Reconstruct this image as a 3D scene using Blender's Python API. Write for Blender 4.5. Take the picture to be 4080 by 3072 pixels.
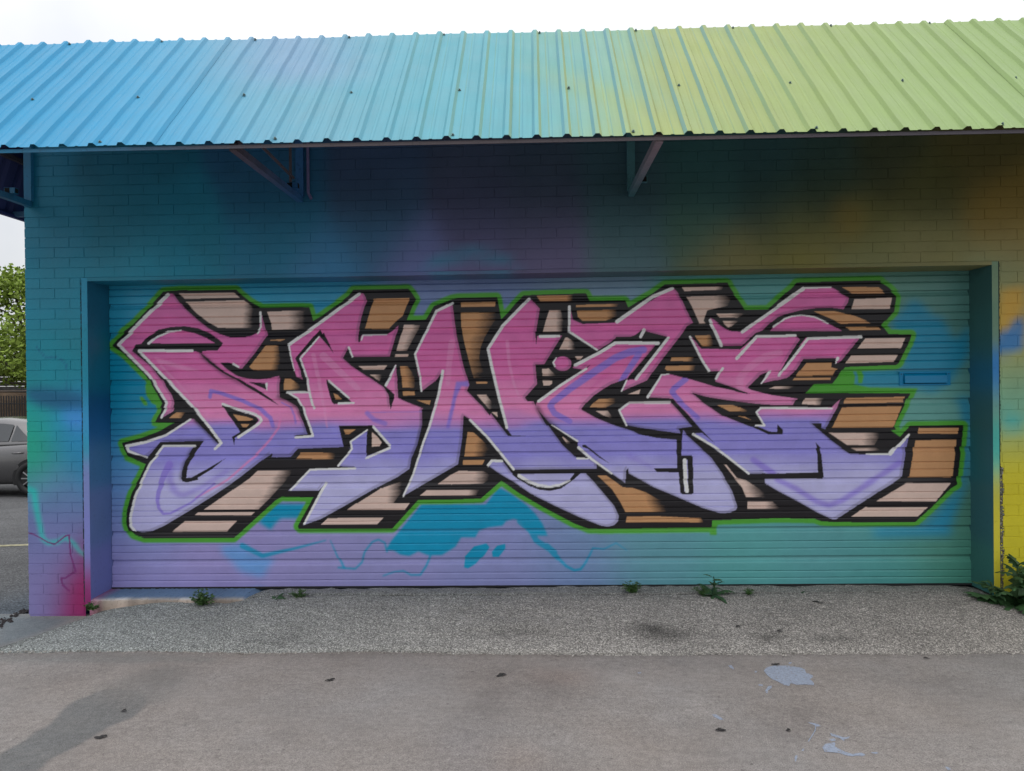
import bpy, bmesh, math, random
import numpy as np
from mathutils import Vector, Matrix

random.seed(7)
rng = np.random.default_rng(7)
for o in list(bpy.data.objects):
    bpy.data.objects.remove(o)
S = bpy.context.scene
COL = S.collection

# ------------------------------------------------------------------ camera
FPX, CX, CY = 2900.0, 2040.0, 1536.0          # focal length and centre in photo pixels
YAW, PITCH, ROLL = .0305, -.004, -.0095
CAM = np.array([0, 0, 1.39])
_F = np.array([-math.sin(YAW)*math.cos(PITCH), math.cos(YAW)*math.cos(PITCH), math.sin(PITCH)])
_R = np.array([math.cos(YAW), math.sin(YAW), 0]); _U = np.cross(_R, _F)
_c, _s = math.cos(ROLL), math.sin(ROLL)
_R, _U = _c*_R+_s*_U, -_s*_R+_c*_U
cd = bpy.data.cameras.new('camera'); cam = bpy.data.objects.new('camera', cd); COL.objects.link(cam)
m = Matrix.Identity(4)
for i in range(3):
    m[i][0], m[i][1], m[i][2], m[i][3] = _R[i], _U[i], -_F[i], CAM[i]
cam.matrix_world = m
cd.sensor_width = 36; cd.lens = 36*FPX/4080; cd.clip_start = .05; cd.clip_end = 600
S.camera = cam

# ------------------------------------------------------------------ sky, sun, exposure
SUN_EL, SUN_AZ = 74, 200                       # azimuth clockwise from +Y
w = bpy.data.worlds.new('World'); S.world = w; w.use_nodes = True
nt = w.node_tree; nt.nodes.clear()
def wn(t, **k):
    n = nt.nodes.new(t)
    for a, v in k.items(): setattr(n, a, v)
    return n
out = wn('ShaderNodeOutputWorld'); bg = wn('ShaderNodeBackground'); bg.inputs[1].default_value = .1
sky = wn('ShaderNodeTexSky', sky_type='NISHITA', sun_disc=False)
sky.sun_elevation = math.radians(SUN_EL); sky.sun_rotation = math.radians(SUN_AZ)
tc = wn('ShaderNodeTexCoord'); nz = wn('ShaderNodeTexNoise'); nz.inputs['Scale'].default_value = 2.2; nz.inputs['Detail'].default_value = 5
ramp = wn('ShaderNodeValToRGB'); ramp.color_ramp.elements[0].position = .30; ramp.color_ramp.elements[1].position = .56
ramp.color_ramp.elements[0].color = (.72, .745, .80, 1); ramp.color_ramp.elements[1].color = (1, 1, 1, 1)
mul = wn('ShaderNodeMixRGB', blend_type='MULTIPLY'); mul.inputs[0].default_value = 1; mul.inputs[2].default_value = (13, 13, 13, 1)
mix = wn('ShaderNodeMixRGB'); mix.inputs[0].default_value = .86           # thin bright cloud over the blue
L = nt.links.new
L(tc.outputs['Generated'], nz.inputs['Vector']); L(nz.outputs['Fac'], ramp.inputs[0]); L(ramp.outputs[0], mul.inputs[1])
# an overcast sky is about three times brighter overhead than at the horizon
sep = wn('ShaderNodeSeparateXYZ'); L(tc.outputs['Generated'], sep.inputs[0])
cl = wn('ShaderNodeClamp'); L(sep.outputs['Z'], cl.inputs[0])
ma = wn('ShaderNodeMath', operation='MULTIPLY_ADD'); L(cl.outputs[0], ma.inputs[0]); ma.inputs[1].default_value = .90; ma.inputs[2].default_value = .52
cie = wn('ShaderNodeVectorMath', operation='SCALE'); L(mul.outputs[0], cie.inputs[0]); L(ma.outputs[0], cie.inputs['Scale'])
L(sky.outputs[0], mix.inputs[1]); L(cie.outputs[0], mix.inputs[2]); L(mix.outputs[0], bg.inputs[0]); L(bg.outputs[0], out.inputs[0])
sd = bpy.data.lights.new('sun', 'SUN'); sd.energy = .7; sd.angle = math.radians(24); sd.color = (1, .96, .9)
sun = bpy.data.objects.new('sun', sd); COL.objects.link(sun)
_e, _a = math.radians(SUN_EL), math.radians(SUN_AZ)
sdir = Vector((math.sin(_a)*math.cos(_e), math.cos(_a)*math.cos(_e), math.sin(_e)))
sun.rotation_euler = (-sdir).to_track_quat('-Z', 'Y').to_euler()
vs = S.view_settings; vs.view_transform = 'Standard'; vs.look = 'None'; vs.exposure = .15; vs.gamma = 1
S.cycles.max_bounces = 6

# ------------------------------------------------------------------ helpers
def at(p, y):
    """point of the upright plane at distance y seen at photo pixel p (measuring aid)"""
    p = np.asarray(p, float)
    d = _F+((p[..., 0:1]-CX)/FPX)*_R-((p[..., 1:2]-CY)/FPX)*_U
    return CAM+((y-CAM[1])/d[..., 1:2])*d
def onz(p, z):
    p = np.asarray(p, float)
    d = _F+((p[..., 0:1]-CX)/FPX)*_R-((p[..., 1:2]-CY)/FPX)*_U
    return CAM+((z-CAM[2])/d[..., 2:3])*d
def lin(c):
    c = np.asarray(c, float)/255
    return np.where(c <= .04045, c/12.92, ((c+.055)/1.055)**2.4)
def empty(name, loc=(0, 0, 0), label=None, cat=None, group=None, parent=None):
    o = bpy.data.objects.new(name, None); COL.objects.link(o); o.location = loc
    o.empty_display_size = .05
    if parent: o.parent = parent
    return tag(o, label, cat, group)
def tag(o, label=None, cat=None, group=None, kind=None):
    if label: o['label'] = label
    if cat: o['category'] = cat
    if group: o['group'] = group
    if kind: o['kind'] = kind
    return o
def mesh(name, V, F, mat=None, parent=None, smooth=False, col=None, kind=None, mats=None, mi=None):
    me = bpy.data.meshes.new(name)
    V = np.asarray(V, np.float32).reshape(-1, 3)
    if isinstance(F, np.ndarray) and F.ndim == 2:
        n, k = F.shape
        me.vertices.add(len(V)); me.vertices.foreach_set('co', V.ravel())
        me.loops.add(n*k); me.loops.foreach_set('vertex_index', F.astype(np.int32).ravel())
        me.polygons.add(n); me.polygons.foreach_set('loop_start', np.arange(0, n*k, k, dtype=np.int32))
        me.update(calc_edges=True)
    else:
        me.from_pydata(V.tolist(), [], [list(map(int, f)) for f in F]); me.update()
    me.polygons.foreach_set('use_smooth', np.full(len(me.polygons), bool(smooth)))
    if col is not None:
        a = me.color_attributes.new('paint', 'FLOAT_COLOR', 'POINT')
        c = np.ones((len(V), 4), np.float32); c[:, :3] = col; a.data.foreach_set('color', c.ravel())
    for mm in (mats or ([mat] if mat else [])): me.materials.append(mm)
    if mi is not None: me.polygons.foreach_set('material_index', np.asarray(mi, np.int32))
    o = bpy.data.objects.new(name, me); COL.objects.link(o)
    if parent: o.parent = parent
    if kind: o['kind'] = kind
    return o
def grid_faces(nr, nc, off=0):
    i = np.arange(nr-1)[:, None]*nc+np.arange(nc-1)[None]
    return np.stack([i, i+1, i+nc+1, i+nc], -1).reshape(-1, 4)+off
class MB:
    """collects simple solids into one mesh"""
    def __init__(s): s.V = []; s.F = []; s.C = []
    def add(s, V, F, c=None):
        o = len(s.V); s.V += [tuple(v) for v in V]; s.F += [tuple(i+o for i in f) for f in F]
        s.C += [c or (1, 1, 1)]*len(V); return s
    def box(s, a, b, c=None):
        x0, y0, z0 = a; x1, y1, z1 = b
        return s.add([(x0, y0, z0), (x1, y0, z0), (x1, y1, z0), (x0, y1, z0), (x0, y0, z1), (x1, y0, z1), (x1, y1, z1), (x0, y1, z1)],
                     [(0, 3, 2, 1), (4, 5, 6, 7), (0, 1, 5, 4), (1, 2, 6, 5), (2, 3, 7, 6), (3, 0, 4, 7)], c)
    def bar(s, p, q, wd, ht, up=(0, 0, 1), c=None):
        p, q = Vector(p), Vector(q); d = (q-p).normalized(); sx = d.cross(Vector(up)).normalized(); u = sx.cross(d)
        V = [e+sx*wd/2*a+u*ht/2*b for e in (p, q) for a, b in ((-1, -1), (1, -1), (1, 1), (-1, 1))]
        return s.add(V, [(0, 1, 2, 3), (7, 6, 5, 4), (0, 4, 5, 1), (1, 5, 6, 2), (2, 6, 7, 3), (3, 7, 4, 0)], c)
    def tube(s, pts, rad, n=8, c=None, caps=True):
        pts = [Vector(p) for p in pts]; rings = []
        rad = rad if hasattr(rad, '__len__') else [rad]*len(pts)
        for i, p in enumerate(pts):
            d = (pts[min(i+1, len(pts)-1)]-pts[max(i-1, 0)]).normalized()
            a = d.orthogonal().normalized() if i == 0 else (a-d*a.dot(d)).normalized(); b = d.cross(a)
            rings.append([p+(a*math.cos(t)+b*math.sin(t))*rad[i] for t in [2*math.pi*k/n for k in range(n)]])
        V = [v for r in rings for v in r]
        F = [(i*n+k, i*n+(k+1) % n, (i+1)*n+(k+1) % n, (i+1)*n+k) for i in range(len(pts)-1) for k in range(n)]
        if caps: F += [tuple(range(n-1, -1, -1)), tuple((len(pts)-1)*n+k for k in range(n))]
        return s.add(V, F, c)
    def build(s, name, mat, parent=None, smooth=False, kind=None, col=False):
        return mesh(name, s.V, s.F, mat, parent, smooth, np.array(s.C) if col else None, kind)

# node material helper: a chain written as python
def material(name, build):
    mt = bpy.data.materials.new(name); mt.use_nodes = True; t = mt.node_tree; t.nodes.clear()
    def N(ty, ins=None, **k):
        n = t.nodes.new(ty)
        for a, v in k.items(): setattr(n, a, v)
        for a, v in (ins or {}).items():
            if isinstance(v, bpy.types.NodeSocket): t.links.new(v, n.inputs[a])
            else: n.inputs[a].default_value = v
        return n
    o = N('ShaderNodeOutputMaterial'); b = N('ShaderNodeBsdfPrincipled'); t.links.new(b.outputs[0], o.inputs[0])
    def setp(**k):
        for a, v in k.items():
            a = a.replace('_', ' ')
            if isinstance(v, bpy.types.NodeSocket): t.links.new(v, b.inputs[a])
            else: b.inputs[a].default_value = v
    build(N, setp); return mt
def ramp_node(N, fac, stops):
    n = N('ShaderNodeValToRGB', {'Fac': fac}); e = n.color_ramp.elements
    while len(e) < len(stops): e.new(.5)
    for k, (p, c) in enumerate(stops): e[k].position = p; e[k].color = (*c, 1) if len(c) == 3 else c
    return n.outputs[0]
def g3(v): return (v, v, v)
def paint_mat(name, rough=.5, bump=.12, bscale=90, vary=.10, vscale=3.5, spec=.4, grime=.0, streaks=0):
    def f(N, P):
        a = N('ShaderNodeAttribute', attribute_name='paint')
        geo = N('ShaderNodeNewGeometry').outputs['Position']
        n1 = N('ShaderNodeTexNoise', {'Vector': geo, 'Scale': vscale, 'Detail': 6., 'Roughness': .6})
        c1 = ramp_node(N, n1.outputs['Fac'], [(.3, g3(1-vary)), (.7, g3(1.))])
        mx = N('ShaderNodeMixRGB', {'Fac': 1., 'Color1': a.outputs['Color'], 'Color2': c1}, blend_type='MULTIPLY').outputs[0]
        n2 = N('ShaderNodeTexNoise', {'Vector': geo, 'Scale': 55., 'Detail': 3.})
        if grime:
            c2 = ramp_node(N, n2.outputs['Fac'], [(.30, g3(1-grime)), (.42, g3(1.))])
            mx = N('ShaderNodeMixRGB', {'Fac': 1., 'Color1': mx, 'Color2': c2}, blend_type='MULTIPLY').outputs[0]
        if streaks:                        # rain streaks running down the slope
            mp = N('ShaderNodeMapping', {'Vector': geo, 'Scale': (34., 1.3, 1.3)}); n3 = N('ShaderNodeTexNoise', {'Vector': mp.outputs[0], 'Scale': 1., 'Detail': 5., 'Roughness': .7})
            mx = N('ShaderNodeMixRGB', {'Fac': 1., 'Color1': mx, 'Color2': ramp_node(N, n3.outputs['Fac'], [(.32, g3(1-streaks)), (.62, g3(1.03))])}, blend_type='MULTIPLY').outputs[0]
        nb = N('ShaderNodeTexNoise', {'Vector': geo, 'Scale': bscale, 'Detail': 4.})
        bp = N('ShaderNodeBump', {'Strength': bump, 'Distance': .004, 'Height': nb.outputs['Fac']})
        rr = ramp_node(N, n1.outputs['Fac'], [(.3, g3(rough-.08)), (.7, g3(rough+.1))])
        P(Base_Color=mx, Roughness=rr, Normal=bp.outputs[0], Specular_IOR_Level=spec)
    return material(name, f)
def plain_mat(name, c, rough=.6, metal=0., vary=.25, vscale=6., bump=.15, bscale=60., spec=.4):
    def f(N, P):
        geo = N('ShaderNodeNewGeometry').outputs['Position']
        n1 = N('ShaderNodeTexNoise', {'Vector': geo, 'Scale': vscale, 'Detail': 6., 'Roughness': .6})
        cc = ramp_node(N, n1.outputs['Fac'], [(.3, tuple(x*(1-vary) for x in c)), (.7, tuple(x*(1+vary*.5) for x in c))])
        nb = N('ShaderNodeTexNoise', {'Vector': geo, 'Scale': bscale, 'Detail': 4.})
        bp = N('ShaderNodeBump', {'Strength': bump, 'Distance': .004, 'Height': nb.outputs['Fac']})
        P(Base_Color=cc, Roughness=rough, Metallic=metal, Normal=bp.outputs[0], Specular_IOR_Level=spec)
    return material(name, f)

# ------------------------------------------------------------------ paint: shapes measured on the photograph, laid out in metres on each surface
CROP = dict(A=(400, 1100), B=(400, 1600), C=(1100, 1100), D=(1100, 1600), E=(1800, 1100), F=(1800, 1600), G=(2400, 1100),
            H=(2400, 1600), I=(3100, 1100), J=(3100, 1600))
SC = {k: 2.765 for k in CROP}
CROP.update(K=(0, 2100), L=(1360, 2100), M=(2720, 2100), Q=(0, 800), R=(0, 1600), S=(3640, 900), T=(3640, 1680), X=(0, 0)); SC.update(K=1.6265, L=1.6265, M=1.6265, Q=1.852, R=1.852, S=2.0825, T=2.0825, X=1.)
def pts(s):
    k = 'X'; o = []
    for t in s.split():
        if t[0].isalpha(): k = t[0]; t = t[1:]
        if t:
            x, y = t.split(','); o.append((CROP[k][0]+float(x)/SC[k], CROP[k][1]+float(y)/SC[k]))
    return np.array(o)
class Canvas:
    def __init__(s, x0, x1, z0, z1, res, tox):
        s.x0, s.z1, s.res, s.tox = x0, z1, res, tox
        s.h, s.w = int((z1-z0)*res), int((x1-x0)*res)
        s.img = np.zeros((s.h, s.w, 3), np.float32)
    def uv(s, p):
        q = s.tox(p); return np.stack([(q[:, 0]-s.x0)*s.res, (s.z1-q[:, 1])*s.res], -1)
    def fill(s, poly, uv=False):
        q = poly if uv else s.uv(poly); M = np.zeros((s.h, s.w), bool)
        a0, b0 = max(0, int(q[:, 1].min())-1), min(s.h, int(q[:, 1].max())+2); x0, x1 = max(0, int(q[:, 0].min())-1), min(s.w, int(q[:, 0].max())+2)
        if b0 <= a0 or x1 <= x0: return M
        m = np.zeros((b0-a0, x1-x0+1), np.int8)
        for (ax, ay), (bx, by) in zip(q, np.roll(q, -1, 0)):
            if ay == by: continue
            if ay > by: ax, ay, bx, by = bx, by, ax, ay
            r0, r1 = max(a0, math.ceil(ay-.5)), min(b0, math.ceil(by-.5))
            if r1 <= r0: continue
            r = np.arange(r0, r1); x = ax+(bx-ax)*(r+.5-ay)/(by-ay)
            np.add.at(m, (r-a0, np.clip(np.ceil(x-.5)-x0, 0, x1-x0).astype(int)), 1)
        M[a0:b0, x0:x1] = (np.cumsum(m, 1)[:, :x1-x0] % 2).astype(bool)
        return M
    def stroke(s, p, w0, w1=None, wm=None, wmul=1.):
        """line of width in photo pixels, w0 at the start, w1 at the end, wm in the middle"""
        q = s.uv(p); k = s.res/590; w1 = w0 if w1 is None else w1
        d = np.r_[0, np.cumsum(np.hypot(*np.diff(q, axis=0).T))]; d /= d[-1]
        wd = wmul*np.interp(d, [0, .5, 1], [w0, wm if wm is not None else (w0+w1)/2, w1])*k/2
        m = np.zeros((s.h, s.w), bool)
        for i in range(len(q)-1):
            a, b = q[i], q[i+1]; R = max(wd[i], wd[i+1])+2
            x0, x1 = int(max(0, min(a[0], b[0])-R)), int(min(s.w, max(a[0], b[0])+R)); y0, y1 = int(max(0, min(a[1], b[1])-R)), int(min(s.h, max(a[1], b[1])+R))
            if x1 <= x0 or y1 <= y0: continue
            Y, X = np.mgrid[y0:y1, x0:x1]; ab = b-a
            t = np.clip(((X-a[0])*ab[0]+(Y-a[1])*ab[1])/max(1e-6, ab@ab), 0, 1)
            m[y0:y1, x0:x1] |= np.hypot(X-a[0]-t*ab[0], Y-a[1]-t*ab[1]) < wd[i]+(wd[i+1]-wd[i])*t
        return m
    def put(s, m, c, a=1.):
        y = np.flatnonzero(m.any(1))
        if not len(y): return
        x = np.flatnonzero(m[y[0]:y[-1]+1].any(0)); w = (slice(y[0], y[-1]+1), slice(x[0], x[-1]+1))
        k = (m[w].astype(np.float32)*np.float32(a))[..., None]; s.img[w] = s.img[w]*(1-k)+k*np.asarray(c, np.float32)
    def sample(s, x, z):
        u = np.clip((x-s.x0)*s.res-.5, 0, s.w-1.001); v = np.clip((s.z1-z)*s.res-.5, 0, s.h-1.001)
        i, j = v.astype(int), u.astype(int); fv, fu = (v-i)[..., None], (u-j)[..., None]
        g = s.img
        return (g[i, j]*(1-fu)+g[i, j+1]*fu)*(1-fv)+(g[i+1, j]*(1-fu)+g[i+1, j+1]*fu)*fv
def blur(M, r):
    y = np.flatnonzero(M.any(1)); O = np.zeros(M.shape, np.float32)
    if not len(y): return O
    x = np.flatnonzero(M.any(0)); g = 2*r+2
    w = (slice(max(0, y[0]-g), y[-1]+g+1), slice(max(0, x[0]-g), x[-1]+g+1)); m = M[w].astype(np.float32)
    for ax in (0, 1):
        for _ in range(2):
            k = 2*r+1; p = [(0, 0), (0, 0)]; p[ax] = (r+1, r)
            c = np.cumsum(np.pad(m, p, mode='edge'), ax, dtype=np.float64); n = c.shape[ax]
            m = ((c[k:] - c[:n-k]) if ax == 0 else (c[:, k:]-c[:, :n-k])).astype(np.float32)/k
    O[w] = m; return O
def dilate(m, r):
    o = m.copy(); h, w_ = m.shape
    for a in np.linspace(0, 2*np.pi, 20, endpoint=False):
        for q in (r, r*.5):
            dx, dy = int(round(q*math.cos(a))), int(round(q*math.sin(a)))
            o[max(0, dy):h+min(0, dy), max(0, dx):w_+min(0, dx)] |= m[max(0, -dy):h+min(0, -dy), max(0, -dx):w_+min(0, -dx)]
    return o
def rbf(cv, ctrl, sig, step=6):
    """smooth blend of colour notes (photo x, photo y, r, g, b)"""
    c = np.array([k[:5] for k in ctrl], float); q = cv.uv(c[:, :2]); cols = lin(c[:, 2:])
    Y, X = np.mgrid[0:cv.h+step:step, 0:cv.w+step:step]; W = 0; A = 0
    for (u, v), cl in zip(q, cols):
        g = np.exp(-((X-u)**2+(Y-v)**2)/(2*(sig*cv.res)**2))+1e-9/(1+(X-u)**2+(Y-v)**2); W = W+g; A = A+g[..., None]*cl
    A = A/W[..., None]
    yi, xi = np.arange(cv.h)/step, np.arange(cv.w)/step; a, b = yi.astype(int), xi.astype(int); fy, fx = (yi-a)[:, None, None], (xi-b)[None, :, None]
    A = A.astype(np.float32)
    cv.img = ((A[a][:, b]*(1-fx)+A[a][:, b+1]*fx)*(1-fy)+(A[a+1][:, b]*(1-fx)+A[a+1][:, b+1]*fx)*fy).astype(np.float32)
def vnoise(h, w_, sx, sy):
    """smooth noise 0..1 with cell size sx, sy pixels"""
    g = rng.random((int(h/sy)+3, int(w_/sx)+3)).astype(np.float32)
    y, x = np.arange(h)/sy, np.arange(w_)/sx; a, b = y.astype(int), x.astype(int)
    f = lambda t: t*t*(3-2*t)
    fy, fx = f(y-a)[:, None], f(x-b)[None]
    return ((g[a][:, b]*(1-fx)+g[a][:, b+1]*fx)*(1-fy)+(g[a+1][:, b]*(1-fx)+g[a+1][:, b+1]*fx)*fy)

YW, YD = 4.80, 5.04                       # wall face, door face
TILT = .004                               # the building has settled a little to the left
GAIN = 1.42
DGAIN = 1.72
def G(*c): return np.minimum(lin(c)*GAIN, .86)

# ---- the garage door
_g = GAIN; GAIN = DGAIN
cv = Canvas(-3.02, 3.02, -.05, 2.17, 500, lambda p: at(p, YD)[:, [0, 2]])
rbf(cv, [(500, 1180, 35, 125, 155), (480, 1500, 0, 112, 142), (470, 1700, 10, 112, 145), (480, 1900, 70, 120, 165), (480, 2080, 102, 114, 160), (480, 2280, 124, 117, 162),
    (900, 2250, 124, 117, 162), (900, 1180, 35, 125, 155), (1300, 1160, 40, 120, 150), (1700, 1180, 95, 112, 150), (2000, 1150, 90, 108, 145), (2300, 1170, 95, 120, 140),
    (2900, 1180, 70, 125, 125), (3500, 1150, 75, 115, 105), (3800, 1180, 70, 110, 105), (1200, 2250, 121, 117, 160), (1500, 2250, 118, 117, 159), (2000, 2280, 112, 116, 158), (2300, 2250, 96, 116, 152),
    (2600, 2200, 78, 126, 136), (3000, 2250, 72, 132, 132), (3500, 2250, 62, 122, 120), (3850, 2260, 62, 118, 104), (3720, 1650, 82, 132, 126), (3820, 2050, 62, 104, 92), (3840, 1400, 62, 108, 105), (3300, 2150, 72, 126, 130)], .22)
cv.img = np.minimum(cv.img*DGAIN, .8)
BLU, TUR = G(14, 110, 142), G(0, 120, 154)
def soft(p, c, r, a=1.): cv.put(blur(cv.fill(pts(p)), r), c, a)
soft('I1250,500 1480,250 1590,300 1700,430 1830,460 1900,640 1960,700 2120,540 2120,850 1960,1080 1890,1190 1700,1290 1560,1250 830,1230 830,1030 1390,1010', BLU, 14, .85)
soft('J2085,-40 2125,-40 2140,600 2080,900 1930,1300 1900,1480 1050,1490 1050,1390 1600,1360 2010,940 2050,300', BLU, 16, .85)
soft('I1960,1330 2130,1330 2130,1650 2060,1650', BLU, 14, .7)
soft('D1600,1130 1935,1130 F375,1130 500,960 545,955 650,1010 830,1140 920,1230 1000,1340 1060,1480 930,1480 860,1450 800,1390 760,1320 680,1295 600,1320 560,1370 400,1390 300,1430 260,1500 D2040,1500 L740,130 650,185 560,185 500,160 440,190 380,180 340,155 285,150 320,90', TUR, 3)
soft('D-60,1120 340,1120 260,1290 60,1290 0,1340 -60,1420 -200,1330', TUR, 6)
soft('K1420,120 1560,105 1640,170 1780,200 1700,330 1560,290 1450,180', G(70, 130, 180), 12, .75)
for p, a, b in (('F750,1320 870,1420 930,1530 1130,1660 L1330,120 1400,200', 26, 22), ('L1400,200 1460,255 1510,280 1550,272 1590,220 1630,135 1700,142 1780,102 1850,150', 14, 3), ('L-20,262 90,270 130,230 150,160 200,95 240,80 280,100 295,160', 8, 8),
                ('L270,315 340,290 400,283 450,310 510,310 550,250 578,180', 6, 10), ('K1570,120 1700,185 1900,140 2110,85', 24, 5), ('K2140,85 2190,200 2230,262', 4, 10)):
    cv.put(blur(cv.stroke(pts(p), a, b), 2), TUR, .9)
for p in ('L795,262 800,190 860,125 940,105 962,130 930,180 870,240 820,270', 'L980,195 975,160 1010,120 1062,108 1064,140 1020,195'): soft(p, TUR, 1)
SIL = pts('A135,762 265,605 350,540 500,385 650,215 690,170 860,155 1500,150 1540,195 1660,290 1775,350 2110,342 C365,342 385,400 410,492 500,440 650,330 800,215 850,150 1460,140 1500,190 1540,250 1500,340 1440,485 1650,480 1740,330 1940,250 E70,240 500,230 520,330 545,475 620,400 720,280 790,212 940,205 1480,188 1520,268 1910,262 1945,345 2050,280 2212,190 G690,90 1380,72 1410,130 1570,370 1820,370 1960,240 2090,130 2140,70 I1125,45 1140,75 1220,125 1305,215 1280,390 1145,540 1220,640 1475,640 1440,740 1330,960 1300,980 740,1003 600,1185 400,1190 305,1287 1460,1290 1440,1330 1280,1650 J1300,310 1245,318 1345,388 1455,268 2045,258 2030,420 1990,780 1975,915 1900,960 1700,1160 1510,1330 640,1330 480,1320 400,1292 0,1285 H1210,1310 1205,1390 600,1400 0,1408 F1510,1405 1350,1345 1000,1160 750,1015 545,875 320,1070 0,1080 D1565,1085 1280,1400 250,1405 240,1370 410,1055 60,1050 0,1085 B1470,1505 480,1505 370,1470 310,1420 283,1340 290,1200 330,1050 380,920 425,850 500,690 285,605 290,580 262,530 235,455 450,400 640,330 760,260 810,235 600,230 650,130 660,60 680,20 A600,1260 500,1100 450,1050 250,850 135,775')
sil = cv.fill(SIL)
GRN = G(62, 130, 42)
gm = dilate(sil, 16)
for p in ('A490,1190 560,1180 690,1420 640,1440 560,1400 500,1310', 'A430,1330 460,1325 520,1400 515,1430 480,1425 440,1370', 'I740,1000 830,1010 850,1100 840,1190 600,1190', 'I300,1290 410,1190 840,1190 1000,1225 1540,1235 1520,1290', 'I875,1040 935,1040 945,1100 925,1185 880,1180', 'H1205,1300 1275,1310 1260,1470 1180,1470', 'B600,235 810,235 700,285 560,265'): gm |= cv.fill(pts(p))
cv.put(blur(gm, 2), GRN)
BLK = np.array([.013, .011, .014]); cv.put(sil, BLK)
# tan and beige blocks; the optional last item fades the block to black between two points
TAN, BEI = G(160, 119, 82), G(178, 156, 146)
streak = vnoise(cv.h, cv.w, 60, 7)*.6+vnoise(cv.h, cv.w, 9, 3)*.4
def block(p, c, fade=None):
    m = cv.fill(pts(p)).astype(np.float32)
    if fade:
        a, b = cv.uv(pts(fade)); ab = b-a; y, x = np.flatnonzero(m.any(1)), np.flatnonzero(m.any(0)); w = (slice(y[0], y[-1]+1), slice(x[0], x[-1]+1))
        Y, X = np.mgrid[w]; t = ((X-a[0])*ab[0]+(Y-a[1])*ab[1])/(ab@ab)+(streak[w]-.5)*.38
        m[w] *= np.clip(1-t, 0, 1)**1.3
    cv.put(m, c)
for p, fd in (('A860,190 1470,183 1535,238 930,250', 0), ('A935,283 1580,266 1720,380 1720,570 1300,570 1190,510 1060,410', 'A1570,420 1680,430'), ('A1835,392 2110,382 C325,380 345,430 330,580 0,590 A1890,590 1880,520', 'C140,470 320,470'),
              ('C1410,537 1590,540 1440,825 1325,822', 'C1450,650 1545,690'), ('C1315,863 1460,862 1450,888 1308,888', 0), ('C905,990 1225,985 1190,1028 960,1030', 'C1090,1000 1220,1000'), ('C1035,1088 1170,1085 1135,1160', 'C1090,1090 1165,1100'),
              ('E275,1307 380,1307 450,1400 480,1470 410,1467', 'E370,1380 450,1390'), ('E440,1500 500,1500 505,1555', 0), ('E1075,375 1200,375 1230,500 1215,610 1005,612 1040,480', 'E1150,500 1235,500'), ('E1250,680 1270,675 1340,720 1365,810 1185,808', 'E1280,760 1360,760'),
              ('E1355,885 1450,882 1420,915 1380,915', 0), ('E995,1020 1070,1018 1110,1060 1155,1100 1000,1100', 'E1060,1060 1145,1080'), ('E1000,1152 1107,1152 1105,1185 1080,1203 1012,1205', 0), ('E1590,1487 1720,1487 1790,1580 1660,1530', 'E1680,1500 1780,1540'),
              ('G280,1303 420,1247 405,1300', 0), ('G875,122 1330,112 1320,150 905,165', 'G1250,130 1330,130'), ('G930,225 1360,210 1420,240 1380,330 1200,365 1155,380 1115,490 1135,520 1070,522 990,340', 'G1240,300 1410,300'), ('G1255,415 1590,410 1490,458 1295,458', 'G1420,430 1570,430'),
              ('G1320,493 1510,490 1425,555 1390,562', 'G1400,520 1500,520'), ('G1830,1240 1910,1212 2125,1212 2050,1243', 'G1960,1225 2110,1225'), ('I840,255 1255,238 1230,362 810,362', 0), ('I960,688 1400,683 1355,795 875,798', 0), ('I805,875 1318,872 1275,945 740,962', 0),
              ('I300,1345 515,1342 470,1420 268,1412', 'I420,1380 505,1380'), ('J560,342 1145,345 1060,480 760,478', 'J930,400 1130,400'), ('J810,510 1090,508 1150,540 870,542', 'J1000,520 1130,520'), ('J1420,898 1905,898 1740,1100 1085,1098', 0), ('J960,1165 1650,1165 1540,1267 805,1270', 0),
              ('H1480,840 1590,870 1710,950 1840,1040 1790,1055 1582,1050 1540,950 1340,690 1370,700', 'H1580,940 1720,880'), ('H1598,1100 1870,1100 1970,1180 1600,1182', 'H1800,1150 1940,1130'), ('F1215,390 1230,392 1315,458 1265,458', 'F1250,430 1310,430'), ('D1775,915 1920,810 2010,765 F345,765 420,810 400,870 340,908 0,915', 'F250,830 410,850'),
              ('D1580,1040 1660,975 F305,975 270,1035 0,1038', 'F180,1000 300,1010'), ('D1150,960 1390,880 1390,990 1290,1120 1470,1122 1420,1190 780,1193', 'D1230,1000 1380,1010'), ('D780,1193 880,1122 1470,1122 1420,1190', 0), ('D570,1285 1185,1280 1110,1355 495,1355', 0), ('B1735,760 2120,760 2060,850 1960,960 1890,1040 1740,1190 1140,1190 1300,1080 1640,850', 'B1880,870 2010,950'),
              ('B1080,1218 1700,1218 1660,1255 1040,1252', 0), ('B930,1318 1505,1315 1385,1437 780,1442', 0)): block(p, BEI, fd)
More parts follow.
